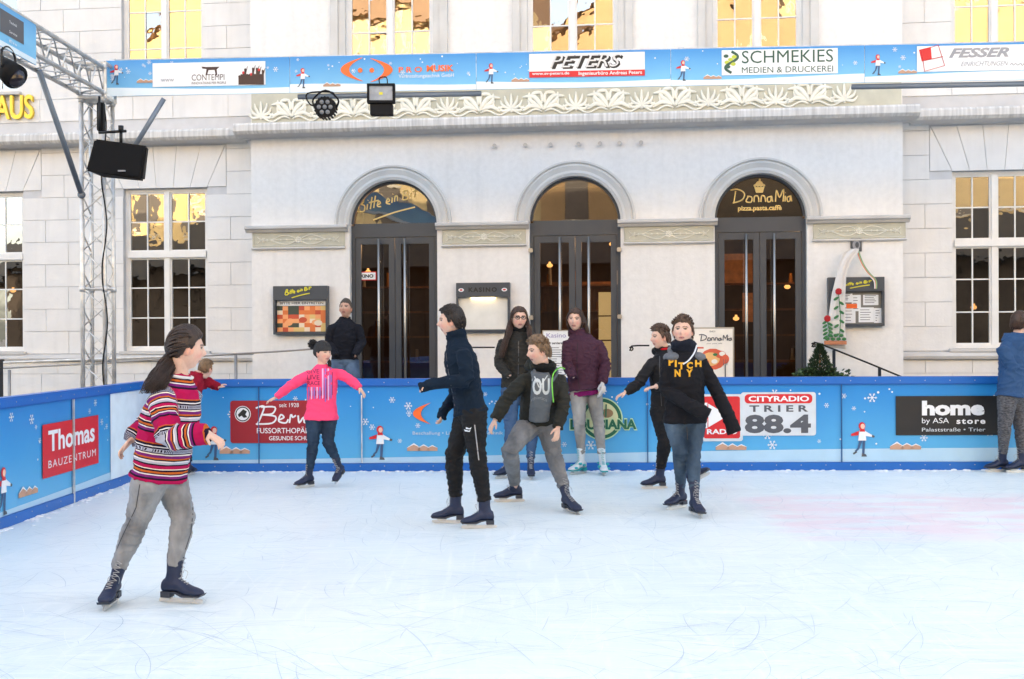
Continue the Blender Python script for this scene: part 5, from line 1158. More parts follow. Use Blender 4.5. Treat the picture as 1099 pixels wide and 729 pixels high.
def make_hair(C, M, s, style, rnd, hm, root, extra=None):
    mb = MB(); nu, nv = 80, 60; vs = []; vol = {'short': .016, 'quiff': .017, 'buzz': .008, 'long': .011, 'tail': .017, 'cap': .008}[style]
    for i in range(nv + 1):
        t = math.pi * i / nv
        for j in range(nu):
            q = 2 * math.pi * j / nu; d = Vector((math.sin(t) * math.cos(q), math.sin(t) * math.sin(q), -math.cos(t))); p = head_pt(d, False)
            h = hairline(p.y / .095) + (.012 * mn.noise(Vector((p.x * 60, p.y * 60, 3))) if d.y > 0 else 0)
            if style in ('long', 'tail'): h -= .0
            if p.z > h:
                e = min(1, (p.z - h) / .012); top = max(0, p.z / .117)
                k = vol * (.55 + .75 * top if style != 'long' else 1)
                if style == 'buzz': k = .006 + .020 * top ** 3
                if style == 'quiff': k = .006 + .030 * top ** 2 * (.7 + .6 * max(0, p.y / .095))
                az = math.atan2(p.x, p.y + .02); k += .004 * mn.noise(Vector((az * 9, p.z * 12, 1))) + .003 * mn.noise(Vector((az * 26, p.z * 14, 5)))
                p = p + d * (k * e)
            else: p = p * .86
            vs.append(C + M @ (p * s))
    mb.add(vs, [(i * nu + j, i * nu + (j + 1) % nu, (i + 1) * nu + (j + 1) % nu, (i + 1) * nu + j) for i in range(nv) for j in range(nu)])
    # locks
    n = {'short': 600, 'quiff': 520, 'buzz': 260, 'long': 150, 'tail': 150, 'cap': 0}[style]
    for k in range(n):
        t = rnd.random() ** .7; th = math.acos(1 - t * 1.25) if t * 1.25 < 2 else 1; q = rnd.random() * 6.283
        d = Vector((math.sin(th) * math.cos(q), math.sin(th) * math.sin(q), math.cos(th))); p = head_pt(d, False)
        if p.z < hairline(p.y / .095) + .012: continue
        p = p + d * vol * .5; fl = Vector((d.x, d.y - .1, 0)); fl = fl.normalized() if fl.length > .01 else Vector((1, 0, 0))
        if style in ('short', 'quiff', 'buzz'):
            L = {'short': .026, 'quiff': .032, 'buzz': .012}[style]; g = Vector((rnd.gauss(0, .10) + .15, .5, .1 if style == 'short' else .45)) + fl * .25 + d * (.5 if style != 'short' else .15)
            if d.z < .4: g = d * .10 + Vector((0, -.25, -.9))
            g = g.normalized(); pts = [p, p + g * L * .5 + d * .004, p + g * L - Vector((0, 0, L * .15))]
            strand(mb, [C + M @ (x * s) for x in pts], .0048 * s)
        else:
            tgt = extra['tie'] if style == 'tail' else None; pts = [p]; cur = p.copy(); dd = d.copy()
            for w_ in range(5):
                if tgt is not None: goal = tgt
                else: goal = Vector((.088 if p.x > 0 else -.088, -.03, -.10))
                cur = cur + (goal - cur) * .28; dn = cur.normalized(); hp = head_pt(dn, False); cur = hp + dn * (vol + .003); pts.append(cur.copy())
            strand(mb, [C + M @ (x * s) for x in pts], .0055 * s)
    if extra and 'paths' in extra:                        # hanging lengths: world paths with spread
        for path, sp0, sp1, cnt, r0 in extra['paths']:
            for k in range(cnt):
                a = rnd.random() * 6.283; b = math.sqrt(rnd.random()); ph = rnd.random() * 6; o1 = Vector((math.cos(a), math.sin(a), 0)) * b; P = catmull(path, 5); m_ = len(P); cut = rnd.uniform(.82, 1)
                P = P[:max(4, int(m_ * cut))]; m2 = len(P)
                strand(mb, [p + o1 * (sp0 + (sp1 - sp0) * math.sin(min(1, i / (m_ * .7)) * 1.57)) + Vector((math.sin(ph + i * .5), math.cos(ph + i * .4), 0)) * .009 for i, p in enumerate(P)], r0)
    o = mb.build('hair', hm, root, smooth=True); o.data.transform(Matrix.Translation(-root.location)); return o
def seg_d(p, a, b):
    ab = b - a; t = max(0, min(1, (p - a).dot(ab) / max(1e-9, ab.length_squared))); return (p - (a + ab * t)).length, t
def hand_mb(mb, W, T, nrm, side, s, curl=.35, th=1.0, spread=.10):
    """W wrist, T middle fingertip, nrm palm normal (fingers curl towards it), side +1/-1 where the thumb leaves"""
    d = (T - W).normalized(); n = (nrm - d * nrm.dot(d)).normalized(); sd = d.cross(n).normalized() * side; L = .180 * s
    mb.loft([(W - d * .01 * s, sd * .026 * s, n * .020 * s), (W + d * .012 * s, sd * .028 * s, n * .019 * s), (W + d * .04 * s, sd * .037 * s, n * .017 * s), (W + d * .075 * s, sd * .041 * s, n * .015 * s), (W + d * .092 * s, sd * .037 * s, n * .011 * s)], 16)
    for k, (off, ln, sp) in enumerate(((.030, .070, .5), (.010, .080, .12), (-.011, .074, -.2), (-.031, .058, -.6))):
        b = W + d * .085 * s + sd * off * s; dr = (d + sd * sp * spread * 1.6).normalized(); c = curl * (1 + .12 * k); P = [b - dr * .02 * s]
        cur = b; a = .25 * c
        for q, fr in enumerate((.44, .31, .25)):
            P.append(cur.copy()); v = dr * math.cos(a) + n * math.sin(a); cur = cur + v * ln * fr * s; a += c * .9
        P.append(cur); mb.tube(P, [.0100 * s, .0098 * s, .0088 * s, .0080 * s, .0060 * s], 10)
    b = W + d * .022 * s + sd * .026 * s; v = (d * .62 + sd * .75 * th + n * .25).normalized(); v2 = (d * .9 + sd * .3 * th + n * .3).normalized()
    mb.tube([b - v * .015 * s, b, b + v * .035 * s, b + v * .035 * s + v2 * .030 * s, b + v * .035 * s + v2 * .050 * s], [.012 * s, .0135 * s, .0115 * s, .0095 * s, .0065 * s], 10)
BOOTS = {'navy': mat('navy rental boot', S(27, 37, 66), .55, var=.25, vs=20, bump=.2, bs=150), 'white': mat('white skate shell', (.62, .66, .68), .35, var=.1), 'teal': mat('teal skate trim', S(40, 160, 165), .4)}
holder = mat('dark sole', (.03, .035, .05), .5); lacem = mat('grey laces', (.42, .42, .42), .8); pholder = mat('pale blade holder', (.58, .58, .56), .4, .3)
def skate(root, A, yaw, pitch, roll, s, kind='navy', shin=None):
    """A: point on the ice (or in the air) right below the ankle; builds boot > laces, blade"""
    f = Vector((math.cos(R(yaw)), math.sin(R(yaw)), 0)); up = Vector((0, 0, 1)); r = f.cross(up)
    M = Matrix((f, -r, up)).transposed() @ Matrix.Rotation(-R(pitch), 3, 'Y') @ Matrix.Rotation(R(roll), 3, 'X'); T = lambda p: A + M @ (Vector(p) * s)
    mb = MB(); rings = []
    for x, w, zl, zh in ((-.082, .018, .066, .10), (-.075, .030, .060, .13), (-.05, .035, .060, .145), (-.01, .035, .064, .150), (.03, .035, .060, .145), (.06, .040, .046, .122), (.10, .045, .044, .100), (.135, .044, .044, .090), (.165, .034, .045, .080), (.180, .016, .050, .068)):
        rings.append((T((x, 0, (zl + zh) / 2)), M @ Vector((0, w * s, 0)), M @ Vector((0, 0, (zh - zl) / 2 * s))))
    mb.loft(rings, 20)
    sh = (shin - T((-.03, 0, .16))).normalized() if shin else M @ Vector((0, 0, 1)); sh = (sh + (M @ Vector((0, 0, 1))) * .35).normalized(); rr = []
    base = T((-.022, 0, .10)); ty = M @ Vector((0, 1, 0)); fx = ty.cross(sh).normalized()
    if fx.dot(M @ Vector((1, 0, 0))) < 0: fx = -fx
    for h, a, w, o_ in ((-.02, .055, .036, 0), (.03, .054, .037, .004), (.07, .052, .038, .004), (.12, .054, .043, -.002), (.175, .060, .049, -.006), (.192, .056, .044, -.006)):
        rr.append((base + sh * h * s + fx * o_ * s, fx * a * .88 * s, ty * w * .95 * s))
    mb.loft(rr, 20); me = remesh(mb, .0058 * s if kind == 'navy' else .006, 3); me.transform(Matrix.Translation(-root.location)); bo = link('skate', me, BOOTS[kind], root)
    tr_ = MB()
    def bx(x0, x1, y0, y1, z0, z1, m=0):
        k = len(tr_.v); tr_.box(x0, x1, y0, y1, z0, z1, m)
        for i in range(k, len(tr_.v)): tr_.v[i] = tuple(T(tr_.v[i]))
    # sole plate, stanchions, heel
    P = [(-.02, .060), (-.02, .066), (.02, .064), (.07, .052), (.16, .050), (.183, .058), (.170, .042), (.06, .038), (.02, .052)]
    k = len(tr_.v); tr_.poly(P, -.032, .032, 0)
    for i in range(k, len(tr_.v)): tr_.v[i] = tuple(T((tr_.v[i][0], tr_.v[i][1] * (1.1 if tr_.v[i][0] > .05 else .9), tr_.v[i][2])))
    hm = 2
    bx(-.080, -.022, -.027, .027, .030, .064, 0); bx(-.078, -.025, -.020, .020, .020, .0305, hm); bx(.06, .13, -.022, .022, .022, .037, hm)
    bld_ = [(-.105, .005), (-.100, .022), (-.03, .026), (.06, .026), (.16, .028), (.178, .020), (.172, .008), (.150, .0015), (.02, .0), (-.09, .001)]
    k = len(tr_.v); tr_.poly(bld_, -.003, .003, 1)
    for i in range(k, len(tr_.v)): tr_.v[i] = tuple(T(tr_.v[i]))
    b = tr_.build('blade', [holder if kind == 'navy' else BOOTS['teal'], mat('bright blade steel', (.72, .71, .69), .35, .6), pholder], bo); b.data.transform(Matrix.Translation(-root.location))
    lc = MB()
    for q in range(5):
        p0 = T((.085 - q * .017, -.017, .104 + q * .0105)); p1 = T((.078 - q * .017, .017, .108 + q * .0105)); up_ = M @ Vector((0, 0, .006 * s)); lc.tube([p0 + up_, p1 + up_], .0016 * s, 5); lc.tube([p1 + up_, T((.07 - q * .017, -.017, .114 + q * .0105)) + up_], .0016 * s, 5)
    for q in range(5):
        c = base + sh * (.055 + q * .026) * s + fx * .053 * s; lc.tube([c - ty * .018 * s, c + ty * .018 * s], .0017 * s, 5); lc.tube([c + ty * .018 * s, c - ty * .016 * s + sh * .02 * s], .0016 * s, 5)
    if kind == 'navy':
        c = base + sh * .10 * s + fx * .062 * s; lc.tube(catmull([c, c + ty * .03 * s - sh * .02 * s + fx * .01, c + ty * .035 * s - sh * .06 * s], 3), .0016 * s, 4); lc.tube(catmull([c, c - ty * .03 * s - sh * .015 * s + fx * .012, c - ty * .03 * s - sh * .05 * s], 3), .0016 * s, 4)
        l = lc.build('laces', lacem, bo)
    else:
        l = lc.build('buckle_strap', BOOTS['teal'], bo); 
        t2 = MB()
        for q in range(6):
            p = T((.12 - q * .035, (-1) ** q * .045 * (1 if q < 3 else .8), .075 + (q % 3) * .02)); t2.ball(p, (.022, .018, .014), 8, 5)
        o = t2.build('trim', BOOTS['teal'], bo, smooth=True); o.data.transform(Matrix.Translation(-root.location))
    l.data.transform(Matrix.Translation(-root.location)); return T((-.022, 0, .115)), sh
def folds(me, amp, sc_, rnd, stretch=(1, 1, 2.2), extra=None):
    n = len(me.vertices); co = np.empty(n * 3); me.vertices.foreach_get('co', co); co = co.reshape(-1, 3); no = np.empty(n * 3); me.vertices.foreach_get('normal', no); no = no.reshape(-1, 3)
    off = Vector((rnd.random() * 50, rnd.random() * 50, rnd.random() * 50)); out = np.zeros(n)
    for i in range(n):
        p = Vector((co[i][0] * stretch[0], co[i][1] * stretch[1], co[i][2] * stretch[2])) * sc_ + off
        p += Vector((mn.noise(p * .5), mn.noise(p * .5 + Vector((9, 0, 0))), 0)) * 1.2
        v = 1.15 * (1 - abs(mn.noise(p))) ** 4 - .42 + .22 * mn.noise(p * 2.3); k = 1.0
        if extra:
            for j, rad in extra:
                dd = (Vector(co[i]) - j).length
                if dd < rad: k += 1.3 * (1 - dd / rad)
        out[i] = v * amp * k
    co += no * out[:, None]; me.vertices.foreach_set('co', co.ravel()); me.update()
def project_print(cloth, items, root, mats, name='print', lift=.006):
    """items are drawn in picture coordinates and wrapped on to the cloth they are printed on"""
    cloth.data.update(); bv = BVHTree.FromPolygons([v.co.copy() for v in cloth.data.vertices], [tuple(p.vertices) for p in cloth.data.polygons]); mb = MB(); o = CAM - root.location
    for kind, data, m in items:
        if kind == 'text': txt, (x0, y0, x1, y1), arc, kw = data; v, f = text_mesh(txt, **kw); P = [(x0 + a * (x1 - x0), y1 - b * (y1 - y0) - arc * math.sin(a * math.pi)) for a, b in v]
        else: P = data; f = [tuple(range(len(P)))]
        bm = bmesh.new(); vv = [bm.verts.new((x, y, 0)) for x, y in P]
        for q in f:
            try: bm.faces.new([vv[i] for i in q])
            except ValueError: pass
        bmesh.ops.subdivide_edges(bm, edges=[e for e in bm.edges if e.calc_length() > 3], cuts=2, use_grid_fill=True); bmesh.ops.triangulate(bm, faces=bm.faces)
        bm.verts.index_update(); out = []
        for v_ in bm.verts:
            d = ray(v_.co.x, v_.co.y).normalized(); h, nn, _, _ = bv.ray_cast(o, d); out.append((h - d * lift) if h else None)
        for q in bm.faces:
            ids = [v_.index for v_ in q.verts]
            if all(out[i] is not None for i in ids): mb.add([out[i] for i in ids], [(0, 1, 2)], m)
        bm.free()
    ob = mb.build(name, mats, cloth); return ob

def person(lab, J, face, foot_a, foot_b, s=1.0, group=None, hair=None, top=None, legs=None, rnd_seed=1, tilt=0, hroll=0, skin=(.73, .47, .36), hands=(1, 1), boots='navy', glasses=False, cat='person', ground=None, palm=None, curl=.35, thumbs=(1, -1), girth=1.0, neck_r=.050, look=None):
    """J: joints as (px, py, depth); feet: (px, py, yaw, pitch, lift)"""
    rnd = random.Random(rnd_seed); Z0 = J['Z']; Wp = {k: at(v[0], v[1], Z0 + v[2]) for k, v in J.items() if k != 'Z'}
    feet = []
    for ft in (foot_a, foot_b):
        if ft is None: continue
        zz_ = ground if ground is not None else 0.0
        p = on_ice(ft[0], ft[1], zz_ + ft[4]); feet.append((p, ft[2], ft[3], ft[5] if len(ft) > 5 else 0))
    Wp['neck'] = Wp['neck'] + Vector((0, 0, .022 * s)); base = sum((f[0] for f in feet), Vector()) / len(feet); base.z = ground or 0.0
    root = empty('person', base, 0, lab, cat, group); loc = base
    Wp['head'] = Wp['head'] - Vector((0, 0, .013 * s)); hd = Wp['head']; HM = basis(face, tilt, hroll); neck = Wp['neck']; pel = Wp['pel']; sa, sb = Wp['sa'], Wp['sb']
    ankles = []; shs = {}
    for k, (p, yaw, pitch, roll) in enumerate(feet):
        knee = Wp['ka' if k == 0 else 'kb']
        if boots: an, sh = skate(root, p, yaw, pitch, roll, s, boots, knee); ankles.append(an); shs['ab'[k]] = sh
        else: ankles.append(p + Vector((0, 0, .09)))
    wid = (sb - sa); ws = wid.length / 2; X = wid.normalized(); spine = (neck - pel); SL = spine.length; Zs = spine.normalized(); Y = X.cross(Zs).normalized(); X2 = Zs.cross(Y).normalized()
    if X2.dot(X) < 0: X2 = -X2
    mid = (sa + sb) / 2; 
    def torso(mb, g, th, hem=0.0, hemw=0.0, waist=.128, pad=0.0):
        def cen(t): return pel + Zs * (SL * t) + (mid - (pel + Zs * (SL * .86))) * (0 if t < .3 else .55 * min(1, (t - .3) / .5) * (1 if t < .95 else .4))
        rings = []
        if hem: rings += [(cen(0) - Zs * hem, X2 * (.160 + th + hemw) * s * g, Y * (.115 + th + hemw) * s * g), (cen(0) - Zs * hem * .5, X2 * (.166 + th + hemw * .7) * s * g, Y * (.118 + th + hemw * .5) * s * g)]
        else: rings += [(cen(0) - Zs * .075 * s, X2 * .135 * s * g, Y * .095 * s * g)]
        rings += [(cen(.02), X2 * (.163 + th) * s * g, Y * (.112 + th) * s * g), (cen(.28), X2 * (waist + .01 + th + pad) * s * g, Y * (.095 + th + pad) * s * g), (cen(.55), X2 * (.150 + th + pad) * s * g, Y * (.110 + th + pad) * s * g),
                  (cen(.74), X2 * max(.150 * s, ws * .90) * g + X2 * th, Y * (.112 + th) * s * g), (cen(.87), X2 * (ws * .80 + th), Y * (.088 + th) * s * g), (cen(.96), X2 * (ws * .48 + th), Y * (.066 + th * .8) * s * g), (cen(1.02), X2 * (.060 * s + th * .4), Y * (.056 * s + th * .3))]
        mb.loft(rings, 28)
    def arm(mb, k, r, hand_tip=False, th=0.0, flare=0):
        S1, E, Wr = Wp['s' + k], Wp['e' + k], Wp['w' + k]; S1 = S1 - Zs * .022 * s; inn = S1.lerp(mid, .30) - Zs * .012
        e1 = S1.lerp(E, .85); e2 = E.lerp(Wr, .15); P = [inn, S1 - Zs * .010 * s, S1.lerp(E, .35), S1.lerp(E, .7), e1.lerp(E, .6), e2.lerp(E, .5), E.lerp(Wr, .4), E.lerp(Wr, .8), Wr]
        rr = [r * .92, r * .98, r * .98, r * .90, r * .86, r * .84, r * .84, r * .68, r * .62]
        rr = [q + th for q in rr]
        if hand_tip: P.append(Wr.lerp(Wp['t' + k], .75)); rr.append(rr[-1] * .95)
        if flare: rr = [q + flare * max(0, (i - 5) / 4) for i, q in enumerate(rr)]
        mb.tube(P, rr, 18)
    def leg(mb, k, an, g, th, cuff=0, full=True, tg=1.0):
        hipx = X2 * (.085 * s) * (-1 if k == 'a' else 1); hip = pel + hipx - Zs * .02; kn = Wp['k' + k]; fw = Y * .0
        t = lambda q: hip.lerp(kn, q); b = lambda q: kn.lerp(an, q); mu = (kn - hip).cross(an - kn)
        calf = (b(.35) - kn).normalized()
        P = [hip + Zs * .03, hip - Zs * .02, t(.25), t(.55), t(.85), kn, b(.12), b(.35), b(.65), b(.9), an]
        rr = [.085, .093, .088, .074, .062, .058, .055, .056, .045, .038, .038]; rr = [(q + th) * s * g for q in rr]
        rr[-1] += cuff; rr[-2] += cuff; rr[:5] = [q * tg for q in rr[:5]]; rr[7] *= (tg + 1) / 2
        if not full: P, rr = P[:-1] + [b(.97)], rr
        mb.tube(P, rr, 18)
    # ---- body: head, neck, trunk, arms, hands and legs in one surface
    hs_ = s * 1.02; mb = head_mb(hd, HM, hs_)
    nb = hd + HM @ (Vector((0, -.030, -.075)) * hs_)
    mb.tube([nb + (nb - neck).normalized() * .03, nb, nb.lerp(neck, .5), neck, neck - Zs * .05 * s], [neck_r * s, neck_r * s * 1.02, neck_r * s * 1.0, neck_r * s * 1.15, neck_r * s * 1.35], 18)
    torso(mb, .93, -.008)
    for k in 'ab': arm(mb, k, .046 * s * girth)
    for i, (k, an) in enumerate(zip('ab', ankles)): leg(mb, k, an, .80, -.004)
    if len(ankles) < 2: pass
    if not boots:
        pass
    nrm0 = [Vector((.0, .1, -1)), Vector((.0, .1, -1))] if palm is None else [Vector(q) for q in palm]
    for i, k in enumerate('ab'):
        if hands[i]: hand_mb(mb, Wp['w' + k], Wp['t' + k], nrm0[i], thumbs[i], s * .86, curl + .2)
    HI = HM.inverted()
    def paint(me):
        a = me.color_attributes.new('tone', 'FLOAT_COLOR', 'POINT'); n = len(me.vertices); dat = np.ones((n, 4)); sk = np.array(skin); dat[:, :3] = sk
        for i, v in enumerate(me.vertices):
            q = v.co - hd
            if q.length > .17: 
                continue
            q = (HI @ q) / hs_
            if q.y < .03: 
                if abs(q.x) > .07 and abs(q.z + .008) < .035: dat[i, :3] = sk * np.array((1.05, .86, .82))
                continue
            x, z = q.x, q.z; c = sk.copy()
            ck = max(G(x, .042, .02), G(x, -.042, .02)) * G(z, -.035, .02); c = c * (1 - ck * np.array((-.06, .20, .18)))
            c = c * (1 - G(x, 0, .012) * G(z, -.035, .012) * np.array((-.04, .12, .1)))
            l = math.exp(-(x / .021) ** 4) * max(G(z, -.058, .006), G(z, -.070, .006)); c = c * (1 - l * np.array((.22, .52, .42)))
            if abs(x) < .023 and abs(z + .0645) < .0022: c = np.array((.12, .03, .03))
            for sx in (-1, 1):
                ex = x - sx * .031; ez = z - .007 - .0012 * sx * 0
                if (ex / .0140) ** 2 + (ez / .0055) ** 2 < 1:
                    c = np.array((.30, .26, .24)); 
                    if (ex ** 2 + ez ** 2) < .0062 ** 2: c = np.array((.06, .045, .035))
                if (ex / .0165) ** 2 + ((ez - .0055) / .0035) ** 2 < 1: c = np.array((.05, .03, .02))
                bz = z - .0265 + .35 * max(0, abs(ex) - .008); 
                if abs(ex) < .021 and abs(bz) < .0042: c = c * .25
            dat[i, :3] = c
        a.data.foreach_set('color', dat.ravel().astype(np.float32)); me.transform(Matrix.Translation(-loc))
    bm_ = remesh(mb, .0046, 1, paint); link('body', bm_, SKIN, root)
    # ---- trousers
    lg = dict(up=.100, tg=1.0, m=None, th=.012, cuff=.0, top_th=.012, amp=.005); lg.update(legs or {})
    mb = MB(); cz = lambda t: pel + Zs * (SL * t); th = lg['top_th']
    mb.loft([(cz(0) - Zs * .085 * s, X2 * .120 * s, Y * .09 * s), (cz(0) - Zs * .03 * s, X2 * (.155 + th) * s, Y * (.112 + th) * s), (cz(.03), X2 * (.158 + th) * s, Y * (.112 + th) * s), (cz(.12), X2 * (.120 + th * .5) * s, Y * (.088 + th * .5) * s)], 28)
    for k, an in zip('ab', ankles): leg(mb, k, (an + shs[k] * lg['up'] * s) if boots else an - Vector((0, 0, .05)), 1.0, lg['th'], lg['cuff'], True, lg['tg'])
    me = remesh(mb, .0072, 3); folds(me, lg['amp'], 11, rnd, (1, 1, 1.9), [(Wp['ka'], .13), (Wp['kb'], .13)] + [(a, .2) for a in ankles] + [(pel, .15)]); me.transform(Matrix.Translation(-loc)); tro = link('trousers', me, lg['m'], root)
    # ---- top
    tp = dict(m=None, th=.018, arm=.016, hem=.10, hemw=.01, pad=.0, collar=.03, hood=0, amp=.007, cover=(0, 0), flare=0, neckdrop=0, name='jacket', waist=.128, vox=.0078, fs=10); tp.update(top or {})
    mb = MB(); torso(mb, 1.0, tp['th'], tp['hem'], tp['hemw'], tp['waist'], tp['pad'])
    for i, k in enumerate('ab'): arm(mb, k, .052 * s * girth, tp['cover'][i], tp['arm'], tp['flare'])
    if tp['collar']:
        nd = (nb - neck).normalized(); c0 = neck - nd * .02; mb.loft([(c0 - nd * .02, X2 * .080 * s, Y * .078 * s), (c0 + nd * .02, X2 * (.066 + tp['collar'] * .3) * s, Y * (.064 + tp['collar'] * .3) * s), (c0 + nd * (.02 + tp['collar']), X2 * (.062 + tp['collar'] * .3) * s, Y * (.060 + tp['collar'] * .3) * s)], 24)
    if tp['hood']:
        back = -Y if tp['hood'] > 0 else Y; hb = neck + back * .10 * s - Zs * .01; h = abs(tp['hood'])
        mb.ball(hb, (.11 * s * h, .085 * s * h, .07 * s * h), 18, 12, M=Matrix((X2, Y, Zs)).transposed())
        for q in range(9):
            a_ = math.pi * (q / 8); mb.ball(neck + X2 * (.085 * s * math.cos(a_)) + back * (.07 * s * math.sin(a_)) + Zs * .015, .034 * s * h, 10, 7)
    ext = []
    for k in 'ab': ext += [(Wp['e' + k], .13), (Wp['w' + k], .08)]
    me = remesh(mb, tp['vox'], 4)
    folds(me, tp['amp'], tp['fs'], rnd, (1, 1, 1.6), ext)
    if tp.get('bands'):
        n = len(me.vertices); A = np.zeros(n); Rr = np.zeros(n); hm = pel - Zs * tp['hem']
        segs = [(('a', 0), Wp['sa'], Wp['ea']), (('a', 1), Wp['ea'], Wp['wa']), (('b', 0), Wp['sb'], Wp['eb']), (('b', 1), Wp['eb'], Wp['wb'])]
        for i, v in enumerate(me.vertices):
            p = v.co; best = None
            for (k, q), a_, b_ in segs:
                d_, t_ = seg_d(p, a_, b_)
                if best is None or d_ < best[0]: best = (d_, k, q, t_, a_, b_)
            tor = (p - pel); lat = tor - Zs * tor.dot(Zs)
            d_, k, q, t_, a_, b_ = best; la = (Wp['e' + k] - Wp['s' + k]).length
            hh_ = tor.dot(Zs) / SL; c_ = pel + Zs * tor.dot(Zs) + (mid - (pel + Zs * (SL * .86))) * (0 if hh_ < .3 else .55 * min(1, (hh_ - .3) / .5)); l2 = p - c_; dt = math.hypot(l2.dot(X2) / (.185 * s), l2.dot(Y) / (.142 * s)) if hh_ < .98 else 0
            if d_ / (.080 * s) < dt: A[i] = (t_ * (b_ - a_).length + (la if q else 0)) + .10; ax_ = (b_ - a_).normalized(); Rr[i] = (p - a_).dot(ax_.orthogonal().normalized()) * 4
            else: A[i] = -(p - hm).dot(Zs) + .255 * 4 + .02; Rr[i] = (p - pel).dot(X2) * 3
        for nm_, arr in (('band', A), ('round', Rr)): at_ = me.attributes.new(nm_, 'FLOAT', 'POINT'); at_.data.foreach_set('value', arr.astype(np.float32))
    me.transform(Matrix.Translation(-loc)); tob = link(tp['name'], me, tp['m'], root)
    # ---- hair
    if hair:
        ex = dict(hair.get('extra') or {})
        if 'px_paths' in ex: ex['paths'] = [([at(a, b, Z0 + c) for a, b, c in pth], s0, s1, cnt, r0) for pth, s0, s1, cnt, r0 in ex['px_paths']]
        make_hair(hd, HM, hs_ * 1.01, hair['style'], rnd, hair['m'], root, ex)
    if glasses:
        g = MB()
        for e in (-1, 1):
            P = [hd + HM @ (Vector((e * .032 + .022 * math.cos(q), .103 - .006 * abs(math.cos(q)), .006 + .016 * math.sin(q))) * hs_) for q in [i * .5236 for i in range(13)]]; g.tube(P, .0036, 5)
            g.tube([hd + HM @ (Vector((e * .054, .095, .010)) * hs_), hd + HM @ (Vector((e * .078, .0, .006)) * hs_)], .002, 5)
        g.tube([hd + HM @ (Vector((-.010, .106, .008)) * hs_), hd + HM @ (Vector((.010, .106, .008)) * hs_)], .0036, 5)
        o = g.build('glasses', mat('glasses frame black', (.006, .006, .007), .6), root); o.data.transform(Matrix.Translation(-loc))
    return dict(root=root, W=Wp, HM=HM, head=hd, s=hs_, top=tob, tro=tro, neck=neck, nb=nb, X=X2, Y=Y, Z=Zs, pel=pel, feet=feet, ankles=ankles, sc=s, mid=mid)
def part(P, mb, name, m, smooth=True, parent=None):
    o = mb.build(name, m, parent or P['root'], smooth=smooth); o.data.transform(Matrix.Translation(-P['root'].location)); return o
def tight(P, name, m, rings_or_mb, voxel=.008, amp=.004, fs=14):
    me = remesh(rings_or_mb, voxel, 3); folds(me, amp, fs, random.Random(3)); me.transform(Matrix.Translation(-P['root'].location)); return link(name, me, m, P['root'])
def scarf(P, m, r=.030, turns=5, drop=0.0):
    mb = MB(); nd = (P['nb'] - P['neck']).normalized(); c = P['neck'] + nd * .012; s = P['sc']
    for k in range(turns):
        pts = [c + nd * (.016 * (k - turns / 2) + .008 * math.sin(q * 2 + k)) + P['X'] * (.075 + .01 * math.sin(k * 2 + q)) * s * math.cos(q) + P['Y'] * (.072 + .006 * math.cos(k + q)) * s * math.sin(q) for q in [i * .3142 for i in range(21)]]
        mb.tube(pts, r * (.8 + .1 * (k % 3)), 10)
    return tight(P, 'scarf', m, mb, .007, .004, 22)
hairD = mat('dark brown hair', (.042, .024, .016), .42, bump=.5, bs=220, var=.5, vs=40, spec=.4, stretch=(1, 1, .3)); hairB = mat('black brown hair', (.018, .012, .009), .4, bump=.5, bs=220, var=.4, vs=40, spec=.4)
hairL = mat('light brown hair', (.20, .12, .06), .5, bump=.5, bs=220, var=.5, vs=45, stretch=(1, 1, .4)); hairM = mat('mid brown hair', (.085, .045, .024), .45, bump=.5, bs=220, var=.5, vs=45, stretch=(1, 1, .3))
hairR = mat('reddish brown hair', (.055, .026, .015), .45, bump=.5, bs=220, var=.5, vs=40, stretch=(1, 1, .3))

# 1 ---- girl in the striped jumper, gliding to the right, seen half from behind
P1 = person('girl with dark ponytail in striped pink jumper and grey jeans skating in the left foreground',
    dict(Z=6.03, head=(200, 372, .02), neck=(191.5, 405, .02), sa=(174, 424, -.14), sb=(206, 421, .16), ea=(182, 470, -.24), wa=(223, 465, -.25), ta=(239, 476, -.28), eb=(160, 455, .26), wb=(141, 472, .16), tb=(124, 491, .12), pel=(172, 505, .02), ka=(147, 560, -.04), kb=(197, 556, .05)),
    26, (121, 649, -86, 0, .0), (188, 646.5, -14, 0, 0), s=.98, tilt=4, hair=dict(style='tail', m=hairD, extra=dict(tie=Vector((.0, -.115, -.035)), px_paths=[([(187, 377, .02), (181, 386, -.01), (175, 398, -.07), (168, 411, -.14), (162, 424, -.17)], .020, .058, 460, .0034)])),
    top=dict(m=stripes_material(), name='striped_jumper', th=.022, arm=.024, hem=.045, hemw=.014, pad=.024, collar=.0, amp=.009, bands=True, waist=.15, vox=.0072), legs=dict(m=denim('grey acid washed denim', (.40, .40, .40), (.15, .15, .155), 6.5), th=.008, amp=.0045, tg=1.02, top_th=.006), palm=[(.2, .0, -1), (.3, -.2, -1)], curl=.4, thumbs=(-1, 1), rnd_seed=3)
nd = P1['neck']; mb = MB(); mb.tube([nd + P1['X'] * .082 * math.cos(q) + P1['Y'] * .078 * math.sin(q) + P1['Z'] * (-.012) for q in [i * .3142 for i in range(21)]], .009, 8); part(P1, mb, 'white_neckband', mat('white knit', (.7, .68, .66), .9))
mb = MB(); c = at(187.5, 376.5, 6.05); mb.tube([c + Vector((.022 * math.cos(q), .022 * math.sin(q), .004 * math.cos(q))) for q in [i * .449 for i in range(15)]], .007, 6); part(P1, mb, 'hair_tie', blackp)

